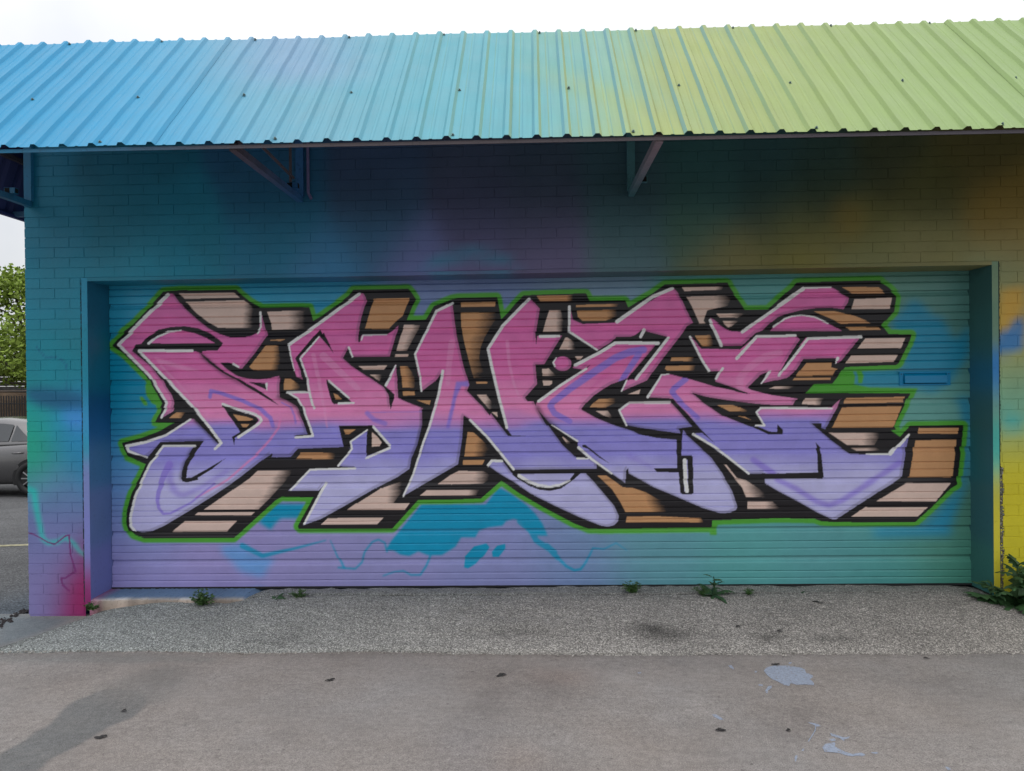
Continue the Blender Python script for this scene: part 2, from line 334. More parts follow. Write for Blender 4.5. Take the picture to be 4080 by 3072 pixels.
for p, fd in (('A1875,700 2035,697 1990,715 1870,713', 0), ('A1820,765 1960,765 1990,1035 1680,1035 1640,1000', 'A1900,880 1985,890'), ('C85,1130 150,1130 260,1200 270,1252 85,1255', 'C170,1200 265,1210'), ('A825,1505 930,1502 890,1565 760,1562', 'A860,1530 930,1540'), ('C1075,250 1470,243 1395,440 1330,490 1240,583 980,578', 0),
              ('C1365,993 1450,993 1510,1080 1530,1180 1520,1230 1395,1230', 'C1430,1100 1530,1090'), ('C1395,1270 1525,1272 1530,1312 1400,1318', 0), ('C1550,1368 1705,1370 1690,1420', 0), ('E100,290 480,282 478,335 103,342', 0), ('E100,400 480,400 490,470 420,570 360,680 320,780 300,900 330,1000 370,1120 240,1122 190,940 140,740 105,560', 'E220,640 440,700'), ('E265,1165 395,1165 390,1187 275,1187', 0),
              ('E935,218 1330,208 1340,272 975,275', 'E1260,240 1340,240'), ('E1370,318 1850,305 1820,335 1368,342', 'E1740,320 1850,320'), ('E1378,380 1810,370 1820,440 1700,490 1440,492 1390,450', 'E1700,420 1820,430'), ('E1520,1447 1560,1400 1620,1355 1840,1345 1800,1400 1700,1447', 'E1680,1390 1800,1420'), ('G1018,655 1190,650 1225,720 1215,772 1100,770 1040,690', 'G1140,700 1225,710'), ('G765,893 1010,893 1010,937 750,935', 'G940,910 1010,910'),
              ('G700,990 1030,985 1010,1040 715,1042 690,1022', 'G950,1010 1030,1010'), ('G1265,1420 1440,1422 1600,1480 1590,1492 1400,1490', 'G1500,1460 1610,1470'), ('G1490,1540 1560,1545 1650,1590', 0), ('I700,122 1105,120 1190,188 830,190', 0), ('I390,388 620,385 850,440 1030,515 700,522 560,460', 0), ('I745,560 1100,560 1135,592 790,595', 0), ('I310,960 590,955 585,1005 655,1025 605,1092 200,1098', 0), ('I180,1122 580,1120 575,1145 160,1147', 0),
              ('I750,1342 1395,1330 1390,1390 732,1405', 0), ('J705,65 1365,50 1270,285 595,290', 0), ('J1550,290 1992,290 1982,353 1543,353', 0), ('J1515,428 1965,420 1960,500 1922,838 1447,838 1480,640', 0), ('F1605,815 1705,815 1885,945 H330,950 480,1000 620,1080 830,1150 985,1215 255,1218 200,1110 110,970 0,865', 'H480,1090 620,1020'), ('H270,1268 600,1262 1090,1285 1115,1330 258,1330', 'H1050,1300 1120,1300'),
              ('F175,335 240,340 360,450 450,560 400,605 137,605 160,440', 'F260,480 400,500'), ('F125,645 362,645 335,697 122,697', 0), ('D745,307 890,305 800,362 765,362', 'D800,320 880,320'), ('D270,563 650,563 640,630 218,630', 'D560,600 650,600')): block(p, TAN, fd)
# letters
LET = ['A190,755 735,190 800,195 900,330 1080,490 1190,575 1310,640 1430,675 1560,677 1660,655 1740,610 1752,580 1750,395 1768,395 1800,520 1838,650 1700,850 1560,1020 1500,1020 1400,1000 1350,1050 1110,850 355,830 560,1000 700,1180 790,1320 815,1400 790,1490 700,1550 665,1560 740,1395 540,1110 265,830',
       'A415,820 1010,815 1110,860 1210,960 1350,1060 1315,955 1345,990 1520,1105 1620,1130 1740,1138 1860,1125 1970,1100 1975,1335 C130,1375 215,1425 290,1560 D240,100 300,230 345,360 195,375 405,385 740,480 745,500 240,520 150,612 0,617 B1880,612 1890,570 1760,660 1530,840 1270,1020 1000,1190 700,1370 560,1430 450,1447 390,1430 340,1390 318,1310 330,1200 380,1020 465,850 545,680 685,490 1040,490 1140,440 1300,470 1330,455 960,0 A1000,1420',
       'B275,478 500,432 720,360 900,250 990,190 1030,190 1300,470 1260,520 1500,520 1500,600 1040,500 680,480 500,615 400,575 310,540',
       'C130,755 500,500 915,190 960,190 985,230 995,270 940,450 905,620 905,725 925,725 940,650 1215,645 1270,610 1350,545 1300,720 1252,885 840,890 800,785 735,905 830,990 980,1090 1180,1220 1240,1290 1260,1470 1300,1300 1200,1210 1320,970 1345,1340 1400,1370 1620,1460 D1605,90 1610,250 1555,480 1490,620 1470,740 1340,830 1050,980 700,1180 500,1290 300,1362 540,895 470,982 135,982 370,745 870,735 675,712 840,520 745,500 405,500 405,380 C300,1450 235,1345 120,1280 350,1275 330,1100 285,920 260,905 285,1140 225,1110 155,870',
       'C1520,860 1760,380 1940,290 1955,400 1985,640 2050,930 E130,1000 195,1200 165,1265 330,1430 420,1540 F430,130 620,380 650,380 600,290 530,0 E530,1390 480,1200 430,1000 390,800 560,540 860,240 970,360 930,600 925,760 940,660 1215,655 1130,790 1020,970 920,975 940,1190 805,1340 930,1510 1050,1650 F1060,260 1220,480 1370,620 1520,635 1595,690 1597,738 685,752 550,560 400,380 200,195 130,150 D2050,400 2005,690 1395,1045 1500,800 1640,400 1740,40 C1790,1260 1835,1040 1760,1150 1600,1272 1560,1050',
       'F600,290 660,375 1100,390 900,300', 'F530,0 600,290 640,380 1100,380 900,0',
       'F395,700 435,645 560,655 660,790 780,800 1360,795 1480,795 1560,880 1680,1020 1790,1150 1840,1260 1830,1320 1790,1360 1720,1378 1640,1365 1400,1270 1140,1150 880,1020 640,860 520,790',
       'E1285,340 1300,330 1335,480 1440,527 1790,515 1820,500 G140,510 780,125 830,180 880,270 940,400 1000,515 940,545 860,660 650,930 490,1150 205,1272 270,1140 360,1140 735,672 450,600 420,670 150,670 E1800,700 1605,818 1290,610',
       'E1350,990 1640,830 1800,735 G150,725 625,735 290,1150 270,1130 100,1190 0,1250 E1560,1320 1470,1410 1425,1465 1440,1490 F1430,90 1600,185 1800,265 2000,325 H400,360 600,400 820,420 880,400 890,300 930,370 1030,460 1200,620 1320,790 1430,990 1488,1160 1470,1195 1400,1225 1300,1228 1100,1170 800,1040 560,940 290,790 285,730 262,760 255,900 100,790 0,705 F1530,620 1390,500 1390,430 1280,370 1080,240 930,70 930,0 E930,1400 970,1360 1490,1015 1530,978 1440,1030 1330,1010',
       'H180,90 300,10 760,10 820,80 990,275 840,295 860,350 640,320 400,285 270,260',
       'G1190,460 1230,480 1330,560 1400,605 1530,615 1570,600 2212,135 I265,130 585,122 640,150 780,235 770,290 720,365 600,350 420,352 250,375 80,420 0,450 G1850,520 1760,600 1690,625 1540,765 1310,768 1180,490',
       'G1845,605 1900,550 1980,490 I60,470 150,437 260,425 380,440 500,487 600,540 705,605 0,605',
       'G960,665 985,670 1090,800 1520,808 1700,655 2130,650 2175,700 2060,870 1930,1100 1930,1140 1740,1185 1850,1045 1740,1090 1600,1230 1640,1255 1860,1310 2150,1350 2105,1420 1900,1422 1700,1405 1400,1370 1150,1330 985,1285 1120,1400 1350,1560 1560,1645 H1340,160 960,160 G780,1350 500,1332 650,1085 740,1078 980,1140 1250,1220 1640,1300 1245,1165 1250,1120 1300,1045 1170,1050',
       'I310,675 915,665 870,720 690,940 630,965 640,905 280,910 180,1060 100,1120 0,1145 G1860,1150 1930,1100 1990,1000',
       'H1000,350 1110,345 1080,300 960,160 1340,160 1640,280 1700,262 1790,262 1690,110 1745,65 J590,65 I705,1350 J520,305 480,290 480,240 365,240 600,440 800,582 1220,582 1350,460 1440,360 1448,360 1420,480 1362,845 1100,1000 640,1298 600,1298 440,1225 200,1090 0,985 H1800,905 1795,790 1620,795']
E = np.zeros((cv.h, cv.w), bool); shade = np.zeros((cv.h, cv.w), np.float32)
for s in LET:
    q = cv.fill(pts(s)); E |= q
th = np.linspace(0, 2*np.pi, 28, endpoint=False)
circ = np.stack([1800+1222/2.765+35*np.cos(th), 1100+965/2.765+29*np.sin(th)], -1); E |= cv.fill(circ)
X, Z = (np.arange(cv.w)+.5)/cv.res+cv.x0, cv.z1-(np.arange(cv.h)+.5)/cv.res
zz = Z[:, None]-TILT*X[None]-.01*(X[None] < -1.8)*(X[None]+1.8)*0+(vnoise(cv.h, cv.w, 110, 60)-.5)*.07
st = lambda a, b, x: np.clip((x-a)/(b-a), 0, 1)**2*(3-2*np.clip((x-a)/(b-a), 0, 1))
PNK, PK2, PUR, LIL = G(180, 90, 144), G(198, 113, 156), G(120, 115, 178), G(154, 152, 203)
f3 = lambda a: a[..., None]
fillc = PNK*(1-f3(st(1.55, 1.25, zz)))+PK2*f3(st(1.55, 1.25, zz))
t = f3(st(1.20, 1.07, zz)); fillc = fillc*(1-t)+PUR*t
t = f3(st(.93, .70, zz)); fillc = fillc*(1-t)+LIL*t
patch = vnoise(cv.h, cv.w, 45, 30)
fillc = fillc*(1+.10*(f3(patch)-.5))
img = cv.img; img[E] = fillc[E]
# grey inner shade the artist sprayed inside the right and lower edges
def shift(m, dx, dy):
    o = np.zeros_like(m); h, w_ = m.shape
    o[max(0, dy):h+min(0, dy), max(0, dx):w_+min(0, dx)] = m[max(0, -dy):h+min(0, -dy), max(0, -dx):w_+min(0, -dx)]; return o
inner = E & ~(shift(E, -9, -2) & shift(E, -6, -8))
cv.put(blur(inner, 1)*E, np.array([.10, .085, .13]), .36)
cv.put((blur(~E, 7)*E).astype(np.float32), np.array([.05, .04, .06]), .16)
# soft black sprayed at some edges
for p, a, b in (('D1640,60 1640,250 1585,480 1520,640', 30, 22), ('C20,1330 130,1370 230,1440 290,1560', 14, 10), ('E940,1440 1010,1560 F1090,230 1160,300', 18, 10), ('B1040,200 1180,330 1290,450', 16, 10), ('B1010,530 930,680 890,850', 16, 16), ('B690,440 1120,425', 10, 10), ('H-60,110 200,260 500,340 800,400', 16, 10), ('A1120,880 1360,1080 1700,1270', 16, 6)):
    cv.put(blur(cv.stroke(pts(p), a, b), 6)*E, np.array([.02, .016, .022]), .75)
# streaks inside the letters
def lay(m, c, a, r=1): cv.put(blur(m & E, r)*E, c, a)
LP, VI = G(206, 128, 164), G(116, 100, 178)
lay(cv.fill(pts('A590,895 700,925 1110,1045 960,1045 640,960')), LP, .55, 3)
lay(cv.stroke(pts('A660,980 900,1230 1230,1600'), 9, 3), LP, .5)
lay(cv.stroke(pts('A1205,1330 1215,1262 1330,1290 1560,1370 1750,1460 1870,1560 1900,1650'), 15, 17), VI, .9)
lay(cv.stroke(pts('C60,1390 150,1440 200,1530 215,1620'), 6, 9), VI, .7)
lay(cv.stroke(pts('B1990,160 1960,290 1850,440 1700,600 1400,860 1050,1060'), 10, 8), G(196, 112, 160), .75)
lay(cv.stroke(pts('B760,690 700,800 650,940 625,1080 640,1170 690,1235 770,1230 1000,1110 1250,900'), 30, 8, 9), VI, .85)
lay(cv.stroke(pts('B760,700 760,850 790,960 860,1020 920,1030 1100,950 1400,760'), 34, 16, 20), VI, .6, 6)
lay(cv.stroke(pts('C410,870 500,1300 560,1660'), 18, 8), LP, .5); lay(cv.stroke(pts('C520,880 900,1240'), 32, 22), LP, .5)
lay(cv.stroke(pts('D1000,125 1080,200 1200,240'), 18, 20), VI, .75, 2); lay(cv.stroke(pts('D1000,118 1300,112 1600,108'), 5, 5), VI, .6)
lay(cv.fill(pts('C1985,1165 2115,1155 2130,1215 2040,1215 1990,1330 1910,1680 1870,1680')), VI, .9, 2)
lay(cv.stroke(pts('C1935,730 1900,1000 1890,1180'), 26, 20), LP, .45); lay(cv.stroke(pts('E610,720 630,950 680,1180 740,1330'), 14, 8), LP, .55)
lay(cv.stroke(pts('E2110,810 1960,835 1800,900 1560,1060 1300,1240 1110,1390 1085,1430 1130,1510 1300,1600'), 30, 22, 30), VI, .9)
lay(cv.stroke(pts('E2060,860 1960,1010 1860,1170'), 26, 22), VI, .9); lay(cv.stroke(pts('E1720,1060 1520,1250'), 20, 8), G(178, 84, 142), .5, 3)
lay(cv.stroke(pts('G920,1130 790,1235 765,1270 800,1320 900,1430 1050,1560'), 24, 20), VI, .9)
lay(cv.stroke(pts('G1950,845 1780,890 1620,1000 1510,1130 1520,1240'), 28, 28), LP, .4, 2)
lay(cv.stroke(pts('H1660,640 1880,790'), 24, 26), VI, .8, 3); lay(cv.stroke(pts('H1930,860 J200,960 420,1100 560,1140 700,1090 1000,900 1340,670'), 22, 24), VI, .75, 4)
lay(cv.stroke(pts('H300,600 560,730'), 26, 14), VI, .4, 6)
# black over the letters
for s in ('A450,745 520,660 640,590 780,560 930,552 1080,575 1200,630 1300,695 1350,740 1290,820 1130,825 1110,850 1050,830 350,830 385,755', 'A1100,845 1150,890 1360,1050 1700,1230 1850,1330 1970,1425 1860,1365 1700,1270 1480,1140 1340,1062 1200,960 1110,865',
          'A1315,955 1400,950 1480,975 1525,1015 1500,1025 1560,1020 1600,1070 1970,1090 1860,1125 1740,1138 1620,1130 1500,1095 1400,1030', 'A1625,1165 1820,1180 1830,1250', 'B500,640 660,445 1140,433 1100,490 1070,530 1010,620 960,720 945,840 1000,838 1180,740 1385,620 1220,750 1070,840 1080,860 950,892 905,880 890,850 900,760 940,640 1010,520 1040,488 690,485 680,500 545,660',
          'B1340,18 1365,40 1500,95 1650,140 1720,170 1745,205 1700,260 1560,350 1480,400 1478,490 1450,390 1540,335 1450,200 1340,60', 'D192,372 345,360 300,230 380,380 240,388',
          'C210,905 478,587 505,635 520,622 565,700 638,862 590,790 478,662 260,890 290,1040 330,1160 285,1145 270,1040', 'C545,1135 580,1160 680,1250 800,1355 830,1385 855,1390 640,1412 615,1390 590,1310', 'C1180,1215 1240,1265 1275,1275 1280,1300 1305,1302 1298,1360 1255,1470 1240,1310',
          'D690,268 1060,262 1255,482 1245,505 990,605 1003,312 815,437 840,515 745,505', 'D660,712 860,715 870,722 690,728', 'C735,905 800,780 840,890 1252,885 1240,960 800,960', 'F655,795 720,850 850,930 960,970 1080,985 1200,960 1310,890 1415,795 1350,795 1290,870 1200,920 1080,940 960,930 850,880 740,805 700,790',
          'F1437,480 1470,475 1530,520 1640,610 1745,685 1620,615 1500,520 1440,500', 'H815,360 850,352 878,390 875,590 980,595 998,610 1003,1010 985,1022 880,1020 858,1000 850,860 838,780 600,775 565,735 825,735', 'H830,297 890,288 990,275 1080,300 1250,470 1100,345 1000,352 940,370 890,310',
          'G1240,1160 1450,1230 1605,1298 1480,1275 1245,1165', 'G985,1285 1150,1330 1050,1325', 'H1640,275 1700,270 1840,330 1925,335 1928,253 1990,312 1990,358 1825,358', 'J415,450 470,510 497,775 505,852 0,852 0,792 440,780 430,520', 'H1600,795 1940,790 1940,852 1800,852 1700,870',
          'G0,800 150,680 735,672 720,690 290,1150 270,1135 600,745 150,735 0,830', 'G300,672 360,650 440,590 410,672', 'G1930,1105 2060,870 2212,740 2212,775 1950,1100', 'F600,290 660,372 820,380 640,384', 'C905,620 940,640 935,660 925,728 905,725', 'E918,600 945,640 930,760', 'E1440,1030 1530,975 1480,1025 1420,1050'):
    cv.put(cv.fill(pts(s)), BLK)
lens = cv.fill(pts('A525,742 620,670 740,610 880,597 1020,625 1160,680 1265,740')); cv.img[lens] = fillc[lens]
inr = cv.fill(pts('H890,640 938,640 945,850 950,990 905,992 895,800')); cv.img[inr] = fillc[inr]
for p, c in (('B1460,140 1600,165 1690,195 1640,212 1520,213', TAN), ('B1545,248 1642,248 1610,282 1570,282', TAN), ('C632,1290 680,1310 725,1358 655,1358', TAN), ('D745,307 880,305 800,362 765,362', TAN), ('D1055,335 1110,380 1165,450 1140,490 1055,498', BEI), ('C905,990 1225,985 1190,1028 960,1030', BEI)): block(p, c)
# white edge lines
WHT = G(202, 196, 212)
for p, a, b in (('A740,205 500,440 400,540 200,755 540,1100 730,1395 672,1555', 12, 8), ('A1760,400 1765,560 1720,630', 8, 5), ('A530,740 620,665 740,612 890,597', 9, 3), ('A425,820 1010,822', 9, 9), ('A425,828 700,1110 1000,1420 1190,1650 B1330,455 1262,518', 9, 9), ('A1460,965 1520,1000', 7, 6), ('A1828,1185 1835,1255', 8, 3),
                ('B285,490 500,445 720,370 990,195', 10, 6), ('B285,490 310,545 500,615', 10, 5), ('B1040,487 690,490 545,685 465,850 380,1050 330,1270 335,1370 375,1420', 7, 9), ('B1345,25 1500,85 1690,135 1760,175 1772,205 1740,245 1620,325 1520,390', 8, 9),
                ('C140,755 500,500 915,195', 10, 10), ('C140,760 160,880 200,1040', 6, 3), ('C470,670 265,905 330,1090 380,1340 412,1455', 5, 8), ('C120,1280 350,1278', 7, 6), ('C130,1282 235,1345 290,1440 370,1650 D405,378 215,395', 6, 8), ('C575,1150 800,1340', 6, 7), ('C690,1402 855,1395', 8, 6), ('C800,785 840,888', 7, 6), ('C940,700 955,650 1215,645', 5, 5), ('C1315,985 1210,1200', 5, 9),
                ('D1003,312 820,440 835,520 685,705', 5, 7), ('D870,735 375,748 160,970', 7, 6), ('D545,900 310,1345', 9, 7), ('D1070,275 1250,480', 8, 8), ('D1250,510 990,622', 8, 7), ('C1940,300 1765,385 1530,860 1580,1080 1600,1265', 9, 6), ('C1835,1045 1790,1300 1690,1650 D1620,450 1510,800 1400,1040', 9, 6), ('F200,200 390,390 680,745', 8, 8),
                ('E850,250 560,545 398,800 440,1000 530,1380 600,1640 F605,285', 10, 9), ('E970,663 1180,660', 9, 8), ('E1295,335 1292,610 1600,812', 9, 6), ('E1820,500 2212,225 G770,135', 12, 10), ('E1150,900 1115,950 1135,990', 4, 6), ('E1360,980 1640,835 1800,735 G150,733 615,738', 10, 10), ('E955,1378 1200,1200 1480,1020', 9, 7), ('G460,590 420,668', 11, 9), ('G725,680 370,1135', 9, 9),
                ('E1925,1150 1870,1265', 5, 5), ('F400,700 440,650 550,655', 9, 8), ('F740,815 850,885 960,925 1080,938 1200,915 1300,870', 11, 6), ('F1380,625 1500,628', 6, 4), ('F1100,255 1385,435', 3, 6), ('F1395,505 1530,625 1760,790', 9, 6), ('G1185,485 1310,762', 9, 10), ('G1540,615 1860,390 2212,145', 10, 9), ('I0,325 270,130 580,124', 9, 4), ('G1890,555 1970,500 I70,470 160,440 260,428 400,450 560,520', 6, 4),
                ('G965,668 1100,930 1175,1045', 7, 8), ('G1480,905 1700,665 2125,655', 10, 8), ('G1325,1015 1250,1130', 8, 7), ('G1850,1050 1750,1180', 9, 4), ('I915,668 330,685 10,1095', 9, 8), ('I655,905 635,960', 10, 3), ('G500,1330 655,1085 735,1080', 9, 4), ('H745,8 300,12 185,95 265,260', 8, 6), ('H905,645 915,850 930,985', 12, 12), ('H1000,358 1240,500 1610,790', 8, 7), ('H1690,262 1785,262 1695,115 1745,70 J590,75', 6, 6),
                ('J970,578 1225,580', 4, 6), ('J1235,575 1360,455 1440,365', 12, 7)):
    m = cv.stroke(pts(p), a, b, wmul=1.3); cv.put(m, WHT*.97)
GAIN = _g
# fine unevenness of sprayed paint
cv.img = np.clip(cv.img*(1+.07*(f3(vnoise(cv.h, cv.w, 30, 18))-.5)+.05*(f3(vnoise(cv.h, cv.w, 4, 4))-.5)), 0, .9)
_b = cv.img.copy()
_b[1:-1, 1:-1] = (cv.img[1:-1, 1:-1]*6+cv.img[:-2, 1:-1]+cv.img[2:, 1:-1]+cv.img[1:-1, :-2]+cv.img[1:-1, 2:])/10
cv.img = _b

# ---- mural on the brick wall (paint colours, the upper ones deepened to hold the awning's shade)
wv = Canvas(-3.50, 3.60, -.22, 3.62, 260, lambda p: at(p, YW)[:, [0, 2]])
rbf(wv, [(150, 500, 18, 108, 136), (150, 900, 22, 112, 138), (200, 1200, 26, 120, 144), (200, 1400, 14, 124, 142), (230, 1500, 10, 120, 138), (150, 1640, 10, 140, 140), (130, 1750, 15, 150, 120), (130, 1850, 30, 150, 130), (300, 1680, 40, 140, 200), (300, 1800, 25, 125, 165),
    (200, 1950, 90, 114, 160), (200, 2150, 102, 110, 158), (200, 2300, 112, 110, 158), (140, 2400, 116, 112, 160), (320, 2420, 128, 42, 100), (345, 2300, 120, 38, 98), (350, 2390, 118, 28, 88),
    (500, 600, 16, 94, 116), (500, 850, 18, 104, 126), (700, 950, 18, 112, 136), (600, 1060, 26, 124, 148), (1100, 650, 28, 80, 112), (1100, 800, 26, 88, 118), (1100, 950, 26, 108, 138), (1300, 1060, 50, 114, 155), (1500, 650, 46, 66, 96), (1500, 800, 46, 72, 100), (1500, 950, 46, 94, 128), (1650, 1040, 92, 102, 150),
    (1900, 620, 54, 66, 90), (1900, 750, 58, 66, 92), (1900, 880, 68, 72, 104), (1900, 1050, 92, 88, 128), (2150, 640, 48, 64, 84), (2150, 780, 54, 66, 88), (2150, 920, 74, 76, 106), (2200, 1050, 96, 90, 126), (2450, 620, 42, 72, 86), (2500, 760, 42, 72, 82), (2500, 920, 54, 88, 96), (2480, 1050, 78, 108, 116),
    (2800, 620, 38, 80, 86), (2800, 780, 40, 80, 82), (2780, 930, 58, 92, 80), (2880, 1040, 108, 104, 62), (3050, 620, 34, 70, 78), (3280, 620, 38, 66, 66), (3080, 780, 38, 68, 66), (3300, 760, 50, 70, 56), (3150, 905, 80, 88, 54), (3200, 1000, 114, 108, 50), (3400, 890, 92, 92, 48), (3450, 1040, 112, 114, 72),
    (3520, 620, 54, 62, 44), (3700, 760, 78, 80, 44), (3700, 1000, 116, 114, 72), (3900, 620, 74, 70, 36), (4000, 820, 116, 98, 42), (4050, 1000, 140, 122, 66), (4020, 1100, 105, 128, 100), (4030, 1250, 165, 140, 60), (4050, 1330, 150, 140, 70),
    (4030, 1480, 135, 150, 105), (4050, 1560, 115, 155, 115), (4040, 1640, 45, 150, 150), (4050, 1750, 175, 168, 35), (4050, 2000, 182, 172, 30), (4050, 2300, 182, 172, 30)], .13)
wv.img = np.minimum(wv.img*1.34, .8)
def wsoft(p, c, r, a=1.): wv.put(blur(wv.fill(pts(p)), r), np.minimum(lin(c)*GAIN, .8), a)
def wline(p, c, a, b, al=1., r=0): wv.put(blur(wv.stroke(pts(p), a, b), r) if r else wv.stroke(pts(p), a, b), np.minimum(lin(c)*GAIN, .8), al)
wsoft('Q180,1380 300,1370 620,1415 640,1560 500,1560 300,1520 200,1470', (12, 78, 118), 7, .85)
wsoft('R440,90 520,70 600,60 650,130 600,220 540,200', (60, 130, 210), 9, .8)
wsoft('R180,200 240,240 300,400 280,470 180,480', (15, 150, 120), 12, .45)
wline('Q260,1070 310,1130 345,1160 400,1145 470,1180 490,1210 495,1400', (8, 88, 122), 4, 6, .8)
wline('R190,640 250,660 265,780 290,900 310,1000 350,1040 420,1035 480,1000 540,1040 590,1110 680,1155', (25, 165, 160), 26, 9, .85, 3)
wline('R195,965 240,975 300,1005 350,1035 400,1050 430,1030 480,990 508,982 520,1130 557,1250 480,1300 450,1300 460,1350 510,1395', (98, 38, 100), 5, 8, .95)
wsoft('R480,1590 540,1480 520,1400 590,1300 640,1230 720,1380 720,1590', (130, 26, 84), 14, .95)
wsoft('S720,545 916,490 916,600 900,740 800,830 715,890', (178, 140, 55), 6, .85)
wsoft('S640,905 720,895 800,840 860,770 916,740 916,1010 800,1060 640,1075', (20, 105, 165), 5, .9)
wsoft('S730,1520 800,1540 916,1580 916,1700 730,1700', (30, 150, 150), 8, .7)
wsoft('X1650,1085 1750,1010 1880,985 2000,1010 2100,1085 2000,1050 1880,1030 1760,1060', (50, 120, 150), 6, .7)
wsoft('X3330,800 3430,800 3450,900 3380,980 3320,900', (128, 106, 40), 14, .4)
wv.img *= (1+.10*(f3(vnoise(wv.h, wv.w, 30, 30))-.5))

M_DOOR = paint_mat('door_paint', rough=.36, bump=.04, bscale=160, vary=.06, spec=.32)
M_BRICK = paint_mat('brick_paint', rough=.55, bump=.22, bscale=70, vary=.12, grime=.08)
M_FRAME = paint_mat('frame_paint', rough=.5, bump=.08, bscale=40, vary=.12, grime=.12)
M_ROOF = paint_mat('roof_paint', rough=.5, bump=.04, bscale=25, vary=.07, vscale=6, spec=.22, streaks=.09)
M_STEEL = paint_mat('bracket_paint', rough=.55, bump=.12, bscale=60, vary=.3, vscale=9, grime=.3)
M_BLACK = plain_mat('dark_hollow', (.004, .004, .005), .9)
M_BODY = plain_mat('side_wall_paint', tuple(lin((60, 110, 150))), .7)

# ------------------------------------------------------------------ garage building
bld = empty('brick_building', (0, YW, -.15), 'brick building with mural-painted front wall around the garage door', 'building')
def rel(V, root): return np.asarray(V, float)-np.array(root.location)
def wz(x, z): return z+TILT*x
FX0, FX1, FZ = -3.03, 3.00, 2.131        # outer edge of the door frame
COURSE, BL = .0686, .2045
# the body behind the bricks; the mortar face is part of it
xs = np.linspace(-3.414, 3.56, 420); zs = np.linspace(-.16, 3.45, 220)
Xg, Zg = np.meshgrid(xs, zs); hole = lambda x, z: (x > FX0-.004) & (x < FX1+.004) & (z < FZ+.004)
Fq = grid_faces(len(zs), len(xs)); c = np.stack([Xg.ravel()[Fq].mean(1), Zg.ravel()[Fq].mean(1)], -1)
Fq = Fq[~hole(c[:, 0], c[:, 1])]
V = np.stack([Xg.ravel(), np.full(Xg.size, YW+.0022)+.0006*(rng.random(Xg.size)-.5), wz(Xg, Zg).ravel()], -1)
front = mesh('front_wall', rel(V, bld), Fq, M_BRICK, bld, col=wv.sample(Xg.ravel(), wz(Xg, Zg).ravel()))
mb = MB()
mb.box((-3.414, YW+.012, -.4), (-3.06, 11, 3.44)).box((3.03, YW+.012, -.4), (5.2, 11, 3.44)).box((-3.06, YW+.012, 2.17), (3.03, 11, 3.44)).box((-3.05, 5.4, -.4), (3.03, 11, 2.17))
mb.box((3.565, YW, -.2), (5.2, YW+.012, 3.44))
mb.V = [tuple(v) for v in rel(mb.V, bld)]; mb.build('side_wall', M_BODY, bld)
# bricks: joints recessed, faces uneven
def brick_geo(x0, x1, z0, z1, nx, nz, pr):
    """front with worn arrises; returns verts, quads, paint"""
    b = .0014; g = .0012+.0008*rng.random(); gh = .0010+.0006*rng.random(); filled = rng.random() < .55
    ux = np.r_[x0+gh, np.linspace(x0+gh+b, x1-gh-b, nx), x1-gh]; uz = np.r_[z0+g, np.linspace(z0+g+b, z1-g-b, nz), z1-g]
    gx, gz = np.meshgrid(ux, uz); d = np.full(gx.shape, -pr)
    d[0, :] = d[-1, :] = d[:, 0] = d[:, -1] = .0022
    if filled: d[1:-1, 0] = d[1:-1, -1] = -pr*.6
    d[1:-1, 1:-1] += (rng.random((nz, nx))-.5)*.0005
    gx = gx+(rng.random(gx.shape)-.5)*.0016; gz = gz+(rng.random(gx.shape)-.5)*.0016
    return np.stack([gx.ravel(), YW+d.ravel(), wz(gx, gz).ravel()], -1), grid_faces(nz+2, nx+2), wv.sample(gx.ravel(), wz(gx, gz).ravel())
cand = []
nrow = int((3.10+.15)/COURSE)+2; z_base = 2.064-33*COURSE
for r in range(nrow):
    z0 = z_base+r*COURSE; z1 = z0+COURSE
    x = -3.42; first = True
    while x < 3.5:
        ln = BL/2 if (first and r % 2) else BL
        x1 = x+ln; first = False
        a, b_ = x, x1; x = x1
        if z1 > FZ+.012 or b_ < FX0-.02 or a > FX1+.02 or False:
            parts_ = [(a, b_)]
        else:
            parts_ = []
            if a < FX0-.03: parts_.append((a, min(b_, FX0-.010)))
            if b_ > FX1+.05: parts_.append((max(a, FX1+(.032 if z0 < .78 else .015)), b_))
        for a, b_ in parts_:
            if b_-a > .03 and z0 > -.165 and a > -3.43: cand.append((a, b_, max(z0, -.15), z1))
def shows(k):
    a, b_, z0, z1 = k; xm, zm = (a+b_)/2, (z0+z1)/2
    if xm > 3.17 or zm > 2.93: return 0
    return (b_-a)*(1.5 if zm < FZ else 1.)*(1 if zm < 2.95 else .1)*(1.3-.3*abs(zm-2.1))
cand.sort(key=shows, reverse=True)
ball = [[], [], []]; off = 0
for i, (a, b_, z0, z1) in enumerate(cand):
    pr = .0001+.0009*rng.random(); pier = a < -3.05
    V, Fb, cc = brick_geo(a, b_, z0, z1, (44 if z0 < .75 else 16) if pier else 6, (14 if z0 < .75 else 5) if pier else 2, pr)
    if i < 298:
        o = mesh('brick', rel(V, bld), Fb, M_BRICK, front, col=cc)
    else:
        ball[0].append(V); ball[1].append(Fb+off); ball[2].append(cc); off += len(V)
mesh('brickwork', rel(np.concatenate(ball[0]), bld), np.concatenate(ball[1]), M_BRICK, front, col=np.concatenate(ball[2]), kind='stuff')

